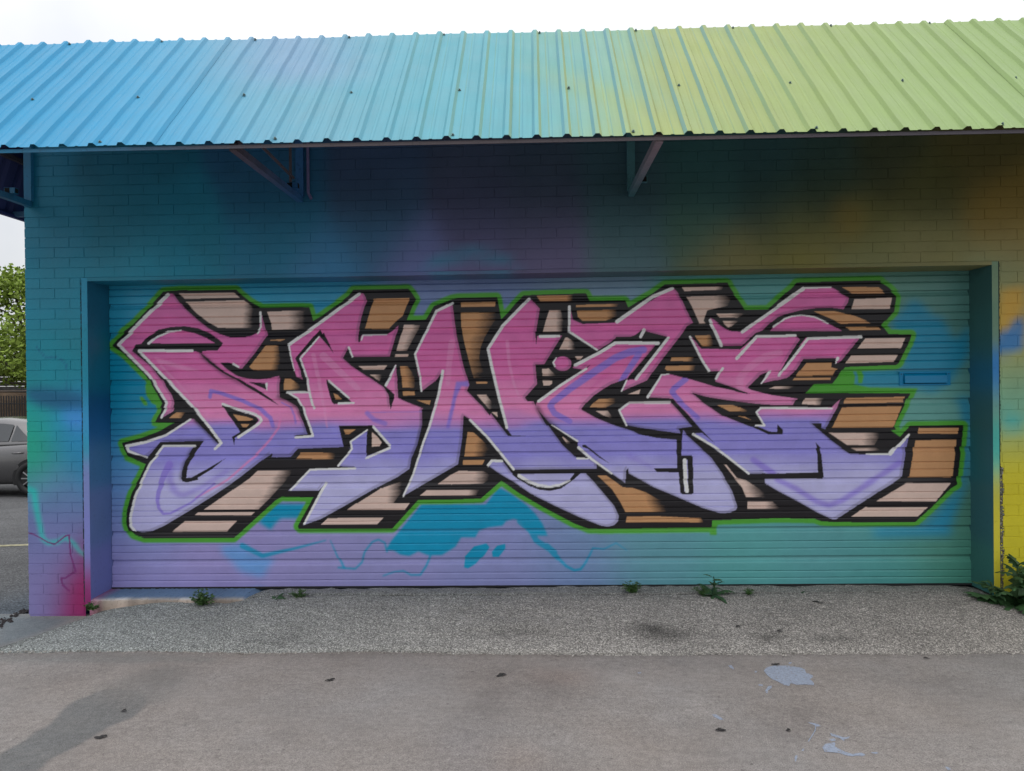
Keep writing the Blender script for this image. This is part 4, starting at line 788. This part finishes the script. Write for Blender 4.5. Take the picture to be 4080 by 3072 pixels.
# concrete sill under the door
M_SILL = paint_mat('sill_paint', rough=.8, bump=.5, bscale=60, vary=.25, grime=.3)
n = 420; xs_ = np.linspace(-3.0, 2.98, n); rowsS = []; sill_rows = ((5.16, -.022), (4.95, -.026), (4.86, -.028), (None, -.030), (None, -.040), (None, -.19))
edge = 4.815+.012*np.cumsum(rng.normal(0, .35, n))*.05+.006*np.sin(xs_*9)
for y_, z_ in sill_rows:
    rowsS.append(np.stack([xs_, np.full(n, y_) if y_ else edge-(.0 if z_ > -.035 else .012)+rng.normal(0, .003, n), z_+TILT*xs_-.035*np.clip((xs_+1.97)/.06, 0, 1)+rng.normal(0, .0015, n)], -1))
sc_ = np.zeros((6, n, 3)); blue = G(88, 112, 138); gy2 = G(132, 140, 140); peach = np.array([.48, .32, .23])
wl = np.clip((xs_+1.6)/1.2, 0, 1)[:, None]
for i in range(4): sc_[i] = blue*(1-wl)+gy2*wl
sc_[3] = sc_[3]*.4+np.array([.6, .57, .53])*.6; sc_[4] = np.array([.5, .42, .36]); sc_[5] = peach
pk = .8*np.clip(1-(xs_+3.0)/.10, 0, 1)[:, None]; sc_[3:] *= (.6+.8*vnoise(1, n, 5, 1)[0])[None, :, None]; sc_ = sc_*(1-pk)+G(140, 70, 115)*pk
mesh('door_sill', np.concatenate(rowsS), grid_faces(6, n)[:, ::-1], M_SILL, col=sc_.reshape(-1, 3), kind='structure')
# chip-seal apron: a low ramp from the pad up to the sill, left end feathering out
av = Canvas(-3.4, 4.2, -5.1, -4.0, 160, lambda p: onz(p, -.1)[:, :2]*np.array([1, -1])); av.img[:] = 1
nxa, nya = 900, 110; xs_ = np.linspace(-3.3, 4.2, nxa); tt = np.linspace(0, 1, nya)
fr = 4.125+.014*(vnoise(1, nxa, 5, 1)[0]-.5)+.018*(vnoise(1, nxa, 17, 1)[0]-.5)+.030*(vnoise(1, nxa, 70, 1)[0]-.5)
left_y = np.clip(4.15+(xs_+3.16)*2.6, 4.13, 9); bk = np.where(xs_ < -1.95, 4.806, 5.02-.03*(vnoise(1, nxa, 9, 1)[0])); bk = np.minimum(bk, np.maximum(left_y, fr+.02))
sm = np.clip((xs_+1.98)/.09, 0, 1); bk = np.where(xs_ < -1.89, np.minimum(bk, 4.806+(5.0-4.806)*sm), bk)
bk = np.where(xs_ > 3.0, np.minimum(bk, 4.79), bk)
Y = fr[None]+(bk-fr)[None]*tt[:, None]; Xa = np.broadcast_to(xs_, Y.shape)
rise = np.clip((Y-4.12)/.72, 0, 1); lf = np.clip((xs_+3.2)/.75, 0, 1)[None]; lf = lf*lf*(3-2*lf)
top = np.where(xs_ < -1.95, -.068, -.030)[None]; k_ = np.ones(25)/25; top = np.convolve(np.pad(top[0], 12, mode='edge'), k_, 'valid')[None]+TILT*Xa
Za = GZ+(top-GZ)*(1-(1-rise)**1.5)*lf
rgt = np.clip((Xa-2.75)/.5, 0, 1); Za = Za-(Za-GZ)*rgt*.35
Za = Za+.012*np.clip((Y-fr[None])/.03, 0, 1)+.007*(vnoise(nya, nxa, 5, 2.5)-.5)+.010*(vnoise(nya, nxa, 40, 12)-.5)*np.clip((Y-fr[None])/.1, 0, 1)
Za[0] = GZ-.01
edgeL = np.clip((Y-fr[None])/.02, 0, 1); Za = np.maximum(Za, GZ-.01)
ac = np.ones(Y.shape+(3,)); wl = np.clip(1-(Xa+2.6)/2.6, 0, 1)[..., None]; ac = ac*(1-wl*.55)+np.array([.74, .92, 1.0])*wl*.55
upper = np.clip((rise-.80)/.2, 0, 1)[..., None]; ac = ac*(1-upper*.4)+np.array([.70, .78, .80])*upper*.4
rt = np.clip((Xa-.8)/1.8, 0, 1)[..., None]; ac = ac*(1-.30*rt)+.30*rt*np.array([.82, .74, .68])
for cx_, cy_, rx, ry, a_ in ((-.05, 4.32, .30, .07, .3), (.75, 4.30, .16, .07, .55), (.66, 4.36, .10, .05, .5), (1.33, 4.27, .09, .05, .45), (1.72, 4.24, .12, .05, .4), (2.1, 4.3, .3, .08, .2), (-1.5, 4.22, .2, .06, .2)):
    e_ = np.exp(-((Xa-cx_)/rx)**2-((Y-cy_)/ry)**2)[..., None]*a_*(.5+vnoise(nya, nxa, 8, 5)[..., None]); ac = ac*(1-e_*.9)
crk = np.exp(-((Y-(4.835+.012*(vnoise(1, nxa, 20, 1)[0]-.5)[None]))/.008)**2)*(xs_ > -1.9)*(xs_ < 2.6); Za = Za-.014*crk; ac = ac*(1-.8*crk[..., None])
M_CHIP = stone_mat('chip_seal', [(0, (.19, .182, .172)), (.3, (.325, .312, .292)), (.7, (.45, .43, .40)), (1, (.68, .65, .61))], 150, True, 2.2, .2, .7, .005)
mesh('chip_seal_apron', np.stack([Xa.ravel(), Y.ravel(), Za.ravel()], -1), grid_faces(nya, nxa), M_CHIP, col=ac.reshape(-1, 3), kind='structure')
def apron_z(x, y):
    i = int(np.argmin(abs(xs_-x))); return float(np.interp(y, Y[:, i], Za[:, i]))
AP = (xs_.copy(), Y.copy(), Za.copy())
# loose chips along the apron's ragged front edge
mb = MB(); tet = [(0, 1, 2), (0, 3, 1), (1, 3, 2), (0, 2, 3)]
for i in range(2600):
    x = rng.uniform(-3.2, 4.0); y_ = np.interp(x, xs_, fr)+min(.03, rng.normal(.006, .022)); r = rng.uniform(.003, .008)
    q = rng.normal(0, 1, (4, 3)); q /= np.linalg.norm(q, axis=1)[:, None]; mb.add(np.array([x, y_, GZ+.006])+q*r*[1.2, 1, .8], tet)
mb.build('loose_chips', plain_mat('chip_stone', (.36, .34, .31), .9, vary=.5, vscale=60), kind='stuff')

# paint spills dried on the pad
def fsp(N, P):
    geo = N('ShaderNodeNewGeometry').outputs['Position']; n1 = N('ShaderNodeTexNoise', {'Vector': geo, 'Scale': 95., 'Detail': 4., 'Roughness': .7})
    c_ = ramp_node(N, n1.outputs['Fac'], [(.36, (.23, .205, .19)), (.43, tuple(lin((132, 142, 158)))), (.7, tuple(lin((156, 165, 182))))])
    P(Base_Color=c_, Roughness=.75, Specular_IOR_Level=.25, Normal=N('ShaderNodeBump', {'Strength': .5, 'Distance': .003, 'Height': n1.outputs['Fac']}).outputs[0])
M_SPILL = material('spilled_paint', fsp)
def spill(s, ragged=0):
    q = onz(pts(s), GZ)[:, :2]
    return mesh('paint_spill', [(x, y, pad_z(x, y)+.0015) for x, y in q], [tuple(range(len(q)))], M_SPILL, pad)
for s in ('M525,930 545,908 590,897 680,897 760,910 790,920 800,945 820,950 842,962 846,972 825,985 850,1010 852,1026 800,1020 740,1022 715,1015 700,1012 690,1030 655,1022 615,1000 580,985 550,960', 'M295,895 315,892 330,910 332,922 312,912', 'M540,1075 535,1060 555,1030 578,1028 575,1045 552,1058 550,1078',
          'M905,1425 925,1405 955,1400 985,1395 990,1405 985,1420 1010,1435 1050,1455 1100,1470 1130,1465 1160,1462 1185,1475 1165,1485 1130,1480 1100,1485 1060,1478 1010,1462 960,1458 920,1455', 'M805,1265 850,1272 880,1280 895,1292 870,1294 840,1280', 'M955,1335 1000,1350 1050,1365 1085,1358 1075,1370 1045,1378 1050,1390 1020,1370 965,1355', 'M950,1375 985,1370 995,1385 965,1388',
          'M725,1490 735,1475 745,1480 740,1500 732,1520 727,1510', 'M190,1215 215,1215 250,1235 268,1250 240,1248 205,1230', 'M1220,1460 1260,1458 1270,1465 1240,1472', 'M1700,1553 1720,1555 1740,1570 1720,1575', 'M775,1440 788,1432 785,1448 770,1450', 'M690,875 710,876 700,886 685,885', 'M470,930 482,932 478,942 465,940', 'M490,1018 520,1020 518,1030 495,1028', 'L1920,940 1945,938 1940,946 1922,946'):
    spill(s)
q = onz(pts('M862,1290 858,1320 840,1350 815,1388'), GZ)
MB().tube([(p[0], p[1], pad_z(p[0], p[1])+.001) for p in q], .0022, 5).build('paint_spill', M_SPILL, pad)
def ap(x, y, dz=-.004):
    i = int(np.argmin(abs(AP[0]-x))); return (x, y, float(np.interp(y, AP[1][:, i], AP[2][:, i]))+dz)
# dead leaves and crumbs of bark on the pad and the apron
M_LEAF = plain_mat('dead_leaf', (.032, .030, .030), .8)
def debris(px, py, ln_, wd, ang, label, z=GZ+.004):
    p = onz(np.array([(px, py)]), z)[0]; n = 9
    p[2] = pad_z(p[0], p[1])+.001 if p[1] < 4.1 else ap(p[0], p[1], .002)[2]
    t_ = np.linspace(0, 1, n); w_ = wd*np.sin(np.pi*np.clip(t_, .02, .98))**.7*(1+.35*np.sin(t_*17+px))
    V = []
    for i in range(n):
        for s_ in (-1, 0, 1): V.append(((t_[i]-.5)*ln_, s_*w_[i]/2, .003+.005*abs(s_)*np.sin(3*t_[i]+px)**2+.002*np.sin(np.pi*t_[i])))
    o = mesh('dead_leaf', V, grid_faces(n, 3), M_LEAF); o.location = p; o.rotation_euler = (0, 0, ang)
    tag(o, label, 'leaf')
for a in ((1315, 2713, .050, .022, .5, 'dark dead leaf on the concrete below the first teal splash of the door'), (1998, 2690, .062, .026, .6, 'curled black leaf on the concrete in the middle of the pad'), (493, 2832, .028, .018, .2, 'small dark leaf lying inside the damp grey stain'),
          (401, 2935, .052, .026, .3, 'dark leaf on the lower edge of the damp grey stain'), (2872, 2908, .050, .020, .1, 'shredded dark leaf left of the lower pale paint spills'), (3090, 2646, .046, .018, .1, 'dark crumb of bark touching the large pale paint spill'), (3141, 2909, .020, .018, 0, 'tiny dark crumb between the two groups of paint spills'),
          (3692, 2624, .032, .014, -.4, 'dark sliver near the apron edge at the right of the pad')): debris(*a)
debris(3262, 2440, .075, .018, -.35, 'dry brown leaf on the chip seal under the teal end of the door', -.085)
debris(3107, 2537, .040, .018, .2, 'dark leaf litter in the chip seal above the large paint spill', -.118)
debris(2940, 2520, .040, .016, .5, 'dark twig litter in the chip seal right of the oil blotch', -.112)

# ------------------------------------------------------------------ weeds
def leafy(name, c, vary=.35):
    def f(N, P):
        inf = N('ShaderNodeNewGeometry'); n1 = N('ShaderNodeTexNoise', {'Vector': inf.outputs['Position'], 'Scale': 26., 'Detail': 3.})
        c_ = ramp_node(N, n1.outputs['Fac'], [(.3, tuple(x*(1-vary) for x in c)), (.7, tuple(x*(1+vary) for x in c))])
        P(Base_Color=c_, Roughness=.55, Specular_IOR_Level=.35, Subsurface_Weight=0.)
    return material(name, f)
M_W1, M_W2, M_W3 = leafy('weed_leaf', (.045, .095, .025)), leafy('dandelion_leaf', (.030, .075, .028)), leafy('thistle_leaf', (.035, .085, .030))
def blade(mb, base, az, el, ln_, wd, lobes=0, bend=.6, n=10):
    """one leaf: midrib bending down, toothed or lobed margin"""
    base = Vector(base); V = []; p = Vector(base); e = el
    for i in range(n+1):
        t_ = i/n; d = Vector((math.cos(az)*math.cos(e), math.sin(az)*math.cos(e), math.sin(e))); side = Vector((-math.sin(az), math.cos(az), 0))
        w_ = wd*math.sin(math.pi*min(.97, max(.06, t_**.75)))
        if lobes: w_ *= .55+.45*(1 if (i % 2) else -.15)
        up = side.cross(d)*-.25*w_
        V += [p-side*w_/2-up, p.copy(), p+side*w_/2-up]; p = p+d*ln_/n; e -= bend/n*(1+t_)
    mb.add(V, grid_faces(n+1, 3).tolist())
def clump(name, loc, label, n, r, h, leaf, mat, seed):
    rs = random.Random(seed); root = empty(name, loc, label, 'weed'); mb = MB(); st_ = MB()
    for i in range(n):
        a = rs.uniform(0, 6.28); q = rs.random()**.6; tip = Vector((math.cos(a)*r*q, math.sin(a)*r*q*.6, h*(rs.uniform(.35, 1.))*(1-.45*q)))
        st_.tube([(0, 0, 0), tip*.5+Vector((0, 0, h*.12)), tip], [.0016, .0012, .0008], 4, caps=False)
        for k in range(7):
            t_ = rs.uniform(.35, 1.05); c_ = tip*t_; blade(mb, c_, rs.uniform(0, 6.28), rs.uniform(-.2, .7), leaf*rs.uniform(.6, 1.2), leaf*.75, 0, .9, 3)
    mb.build('foliage', mat, root); st_.build('stem', mat, root); return root
def rosette(name, loc, label, n, ln_, wd, lobes, mat, seed, el=(.15, .8), stem=0):
    rs = random.Random(seed); root = empty(name, loc, label, 'weed')
    for i in range(n):
        mb = MB(); a = i*2.4+rs.uniform(-.3, .3); blade(mb, (0, 0, .004), a, rs.uniform(*el), ln_*rs.uniform(.65, 1.15), wd*rs.uniform(.8, 1.2), lobes, rs.uniform(.6, 1.3), 13); mb.build('leaf', mat, root)
    if stem:
        mb = MB().tube([(0, 0, 0), (.01, -.005, stem*.6), (.0, -.01, stem)], [.005, .004, .003], 6); mb.build('stem', mat, root)
        mb = MB()
        for k in range(9 if stem < .2 else 16): blade(mb, (rs.uniform(-.012, .012), -.01, stem*rs.uniform(.4, 1)), rs.uniform(0, 6.28), rs.uniform(.3, 1.2), .07 if stem < .2 else .13, .03 if stem < .2 else .07, 1, .8, 8)
        mb.build('foliage', mat, root)
    return root
clump('weed', ap(-2.227, 4.765), 'largest bushy weed at the broken edge of the blue sill on the left', 34, .10, .135, .024, M_W1, 1)
rosette('weed', ap(-1.722, 4.775), 'flat four-leaved weed right of the largest bushy weed', 7, .095, .036, 1, M_W2, 2, (.15, .6))
clump('weed', ap(-1.583, 4.80), 'small leafy weed just right of the flat four-leaved weed', 20, .060, .075, .018, M_W1, 3)
clump('weed', ap(.64, 4.855), 'upright leafy weed against the door where purple paint turns teal', 28, .065, .115, .021, M_W1, 4)
rosette('weed', ap(1.16, 4.80), 'large toothed dandelion weed spreading in front of the teal door', 15, .165, .055, 1, M_W2, 5, (.15, .85), .13)
clump('weed', ap(1.10, 4.81), 'low leafy weed tucked under the left side of the large dandelion', 18, .07, .075, .018, M_W1, 15)
clump('weed', ap(1.385, 4.80), 'small round weed tuft right of the large dandelion', 18, .046, .065, .016, M_W1, 6)
rosette('weed', ap(1.735, 4.835), 'tiny star-shaped weed farthest right in the sill crack', 9, .065, .020, 0, M_W2, 7, (.2, .9))
clump('weed', (-2.945, 4.745, -.10), 'small weed at the foot of the magenta corner beside the left jamb', 20, .055, .085, .019, M_W1, 8)
rosette('thistle_weed', ap(3.03, 4.68), 'tall jagged thistle weed growing beside the yellow brick pier', 26, .27, .13, 1, M_W3, 9, (.0, 1.35), .26)
rosette('thistle_weed', ap(2.90, 4.74), 'low sprawling thistle at the bottom of the right jamb', 14, .18, .10, 1, M_W3, 10, (.0, 1.0), .12)

# ------------------------------------------------------------------ behind, to the left: parked car, fence, shed, trees
def car():
    root = empty('parked_car', (-9.50, 14.35, -.66), 'dark grey sedan parked behind the left corner of the building', 'car')
    paint = material('car_paint', lambda N, P: P(Base_Color=(.15, .147, .15, 1), Metallic=.8, Roughness=.22, Coat_Weight=.6, Coat_Roughness=.06))
    glass = material('car_glass', lambda N, P: P(Base_Color=(.03, .035, .04, 1), Roughness=.06, Specular_IOR_Level=.8))
    blk = plain_mat('car_black', (.012, .012, .013), .6); rim = material('rim_alloy', lambda N, P: P(Base_Color=(.45, .45, .46, 1), Metallic=.9, Roughness=.35))
    red = material('tail_lamp', lambda N, P: P(Base_Color=(.25, .01, .01, 1), Roughness=.15))
    # local x runs from nose (-) to tail (+) with the rear axle at 0; wheelbase 2.7
    prof_b = [(-3.62, .30, .52, .62), (-3.55, .22, .62, .74), (-3.3, .18, .70, .82), (-2.7, .17, .80, .88), (-2.1, .17, .89, .89), (-1.4, .17, .93, .90), (-.6, .17, .96, .90), (.0, .18, .99, .89), (.45, .20, 1.03, .87), (.75, .26, 1.03, .83), (.93, .34, .98, .76), (.98, .42, .80, .70)]
    V = []; m = 12
    for x, zb, zt, w_ in prof_b:
        sec = [(.0, zb), (w_*.80, zb), (w_*.95, zb+.07), (w_*1.0, zb+.22), (w_*1.005, (zb+zt)/2+.02), (w_*.985, zt-.12), (w_*.94, zt-.04), (w_*.86, zt), (w_*.5, zt+.03), (0, zt+.04)]
        V += [(x, -a, b) for a, b in sec]+[(x, a, b) for a, b in sec[::-1][1:-1]]
    k = len(sec)*2-2; F = [(i*k+j, i*k+(j+1) % k, (i+1)*k+(j+1) % k, (i+1)*k+j) for i in range(len(prof_b)-1) for j in range(k)]
    F += [tuple(range(k-1, -1, -1)), tuple((len(prof_b)-1)*k+j for j in range(k))]
    o = mesh('body', V, F, paint, root, True); md = o.modifiers.new('s', 'SUBSURF'); md.levels = md.render_levels = 2
    cab = [(-2.6, .90, .92, .60, .78), (-2.2, .93, 1.15, .60, .80), (-1.75, .95, 1.36, .58, .81), (-1.2, .96, 1.44, .57, .82), (-.75, .97, 1.44, .56, .82), (-.35, .985, 1.38, .55, .81), (.0, 1.0, 1.27, .55, .79), (.35, 1.02, 1.13, .56, .75), (.62, 1.03, 1.05, .58, .70)]
    V = []
    for x, zb, zt, wt, wb in cab:
        sec = [(wb, zb-.06), (wb-.01, zb), (wb+(wt-wb)*.8, zb+(zt-zb)*.86), (wt*.9, zt), (wt*.4, zt+.02)]
        V += [(x, -a, b) for a, b in sec]+[(x, a, b) for a, b in sec[::-1]]
    k = 10; F = [(i*k+j, i*k+(j+1) % k, (i+1)*k+(j+1) % k, (i+1)*k+j) for i in range(len(cab)-1) for j in range(k)]+[tuple(range(k-1, -1, -1)), tuple((len(cab)-1)*k+j for j in range(k))]
    mesh('roof', V, F, paint, root, True)
    def side(x, fz, s_):     # a point on the cabin's flank, fz 0..1 up the glass
        a = [np.interp(x, [c_[0] for c_ in cab], [c_[i] for c_ in cab]) for i in (1, 2, 3, 4)]
        zb, zt, wt, wb = a; f2 = .10+.72*fz; return (x, s_*(wb-.01+((wb+(wt-wb)*.8)-(wb-.01))*f2/.86+.012), zb+(zt-zb)*f2)
    for s_ in (-1, 1):
        for xa, xb in ((-2.05, -1.22), (-1.15, -.52), (-.47, -.14)):
            n = 7; xs2 = np.linspace(xa, xb, n); V = [side(x, fz*(1 if xa < -.5 else 1-.8*(x-xa)/(xb-xa)), s_) for x in xs2 for fz in (0, .5, 1)]
            mesh('window', V, grid_faces(n, 3), glass, root)
        for xc in (-1.15, -.26):
            MB().tube([(xc-.10, s_*.905, .80), (xc-.06, s_*.93, .805), (xc+.04, s_*.93, .81), (xc+.08, s_*.90, .81)], .014, 6).build('door_handle', paint, root, True)
        for xd in (-1.93, -.95, .02):
            MB().bar((xd, s_*.905, .30), (xd-.02, s_*.885, .86), .006, .006, up=(1, 0, 0)).build('door_seam', blk, root)
        for xw in (-2.70, 0.):
            wh = empty('wheel', (xw, s_*.80, .325), parent=root); n = 28; V = []
            for rr, yy in ((.20, .0), (.215, .075), (.25, .095), (.30, .09), (.325, .06), (.325, -.10)): V += [(rr*math.cos(2*math.pi*i/n), s_*yy, rr*math.sin(2*math.pi*i/n)) for i in range(n)]
            mesh('tyre', V, [(r*n+i, r*n+(i+1) % n, (r+1)*n+(i+1) % n, (r+1)*n+i) for r in range(5) for i in range(n)], blk, wh, True)
            mb = MB().tube([(0, s_*.02, 0), (0, s_*.075, 0)], .05, 12)
            for i in range(10): a = 2*math.pi*i/10; mb.bar((.04*math.cos(a), s_*.07, .04*math.sin(a)), (.205*math.cos(a), s_*.06, .205*math.sin(a)), .022, .02, up=(0, 1, 0))
            mb.build('rim', rim, wh)
            V = [(0, s_*.085-s_*.8+s_*.815, 0)]; n = 30
            arch = [(xw+.375*math.cos(t_), s_*(.895), .325+.375*math.sin(t_)) for t_ in np.linspace(-.35, math.pi+.35, n)]+[(xw, s_*.895, .2)]
            mesh('wheel_arch', [(x, y_, z) for x, y_, z in arch], [tuple(range(len(arch)))], blk, root)
            wh.location.y = s_*.83
        mesh('tail_light', [(.80, s_*.80, .80), (.97, s_*.66, .78), (.99, s_*.62, .92), (.80, s_*.78, .97)], [(0, 1, 2, 3)], red, root)
        mesh('headlight', [(-3.50, s_*.70, .58), (-3.05, s_*.86, .64), (-3.0, s_*.84, .72), (-3.45, s_*.66, .68)], [(0, 1, 2, 3)], rim, root)
    mesh('rear_window', [(-.10, -.49, 1.335), (-.10, .49, 1.335), (.50, .56, 1.115), (.50, -.56, 1.115)], [(0, 1, 2, 3)], glass, root)
    mesh('windscreen', [(-2.45, -.62, 1.04), (-2.45, .62, 1.04), (-1.8, .5, 1.36), (-1.8, -.5, 1.36)], [(0, 1, 2, 3)], glass, root)
    return root
car()
# fence of thin black pickets
M_IRON = plain_mat('black_iron', (.012, .012, .013), .5)
fen = empty('iron_fence', (-16, 20, -.72), 'black iron picket fence behind the grey sedan', 'fence')
for z_ in (.25, 1.65): MB().bar((-10, 0, z_), (10, 0, z_), .03, .03).build('rail', M_IRON, fen)
pk_ = None
for i in range(267):
    if pk_ is None: pk_ = o = MB().bar((0, 0, .05), (0, 0, 1.87), .024, .024, up=(1, 0, 0)).build('picket', M_IRON, fen)
    else: o = pk_.copy(); COL.objects.link(o)
    o.location = (-10+i*.075, 0, 0)
# bank of dry leaves and a weathered shed behind the fence
gx_ = np.linspace(-60, 40, 120); gy_ = np.linspace(20.3, 60, 70); Xg, Yg = np.meshgrid(gx_, gy_)
Zb = -.80+2.0*np.clip((Yg-20.5)/3.2, 0, 1)**.8+.12*(vnoise(70, 120, 3, 3)-.5)
mesh('leafy_bank', np.stack([Xg.ravel(), Yg.ravel(), Zb.ravel()], -1), grid_faces(70, 120), plain_mat('dry_leaves', (.10, .062, .036), .95, vary=.5, vscale=5), smooth=True, kind='structure')
shed = empty('plank_shed', (-18, 26, 1.1), 'weathered grey plank shed under the trees behind the fence', 'shed')
M_PL = plain_mat('weathered_plank', (.17, .16, .16), .9, vary=.4, vscale=4)
for i in range(5): MB().box((-4, -.02*(i % 2), i*.17), (4, .05, i*.17+.15)).build('plank', M_PL, shed)
mesh('roof', [(-4.3, -.5, .95), (4.3, -.5, .95), (4.3, 2, 1.5), (-4.3, 2, 1.5), (-4.3, -.5, .90), (4.3, -.5, .90), (4.3, 2, 1.45), (-4.3, 2, 1.45)], [(0, 1, 2, 3), (7, 6, 5, 4), (0, 4, 5, 1), (1, 5, 6, 2), (2, 6, 7, 3), (3, 7, 4, 0)], plain_mat('shed_roof', (.12, .11, .11), .9), shed)
def tree(loc, h, rx, rz, label, c, seed, nl=9000):
    rs = np.random.default_rng(seed); root = empty('maple_tree', loc, label, 'tree'); M = plain_mat('bark', (.09, .075, .06), .95)
    mb = MB(); mb.tube([(0, 0, -.5), (.05, 0, h*.25), (-.05, .05, h*.5), (.05, 0, h*.8)], [.22, .18, .13, .05], 8); cent = []
    for i in range(26):
        a = rs.uniform(0, 6.28); zz_ = rs.uniform(-.75, .95); q = math.sqrt(max(.05, 1-zz_*zz_))*rs.uniform(.55, 1)
        p = np.array([math.cos(a)*q*rx, math.sin(a)*q*rx, h*.62+zz_*rz]); cent.append((p, rs.uniform(.45, 1.0)))
        mb.tube([(0, 0, max(.6, h*.2+.35*(p[2]-h*.2))), tuple(p*np.array([.55, .55, 1])-np.array([0, 0, .35])), tuple(p)], [.055, .03, .010], 5, caps=False)
    mb.build('trunk', M, root, True)
    V = []; cc = []
    for p, r in cent:
        n = int(nl/26); d = rs.normal(0, 1, (n, 3)); d /= np.linalg.norm(d, axis=1)[:, None]; q = p+d*(r*rs.random((n, 1))**.45)*np.array([1.15, 1.15, .75])
        u = rs.normal(0, 1, (n, 3)); u /= np.linalg.norm(u, axis=1)[:, None]; v = np.cross(u, rs.normal(0, 1, (n, 3))); v /= np.linalg.norm(v, axis=1)[:, None]; s_ = rs.uniform(.05, .10, (n, 1))
        V.append(np.stack([q-u*s_, q+v*s_*.6, q+u*s_, q-v*s_*.6], 1)); cc.append(np.repeat(np.array(c)*rs.uniform(.6, 1.35, (n, 1)), 4, 0))
    V = np.concatenate(V).reshape(-1, 3)
    mesh('crown', V, np.arange(len(V)).reshape(-1, 4), M_CROWN, root, col=np.concatenate(cc))
def fcr(N, P):
    a = N('ShaderNodeAttribute', attribute_name='paint'); P(Base_Color=a.outputs['Color'], Roughness=.6, Specular_IOR_Level=.2, Transmission_Weight=0.)
M_CROWN = material('maple_foliage', fcr)
tree((-15.6, 22.5, .4), 4.3, 2.2, 1.7, 'yellow-green tree filling the gap left of the building', (.22, .31, .05), 1, 12000)
tree((-21.0, 24.5, .5), 5.4, 2.8, 2.3, 'taller yellow-green tree at the far left edge', (.21, .31, .055), 2, 9000)
tree((-13.2, 29.0, 1.0), 4.2, 2.8, 1.7, 'darker tree half hidden behind the building corner', (.12, .20, .045), 3, 7000)
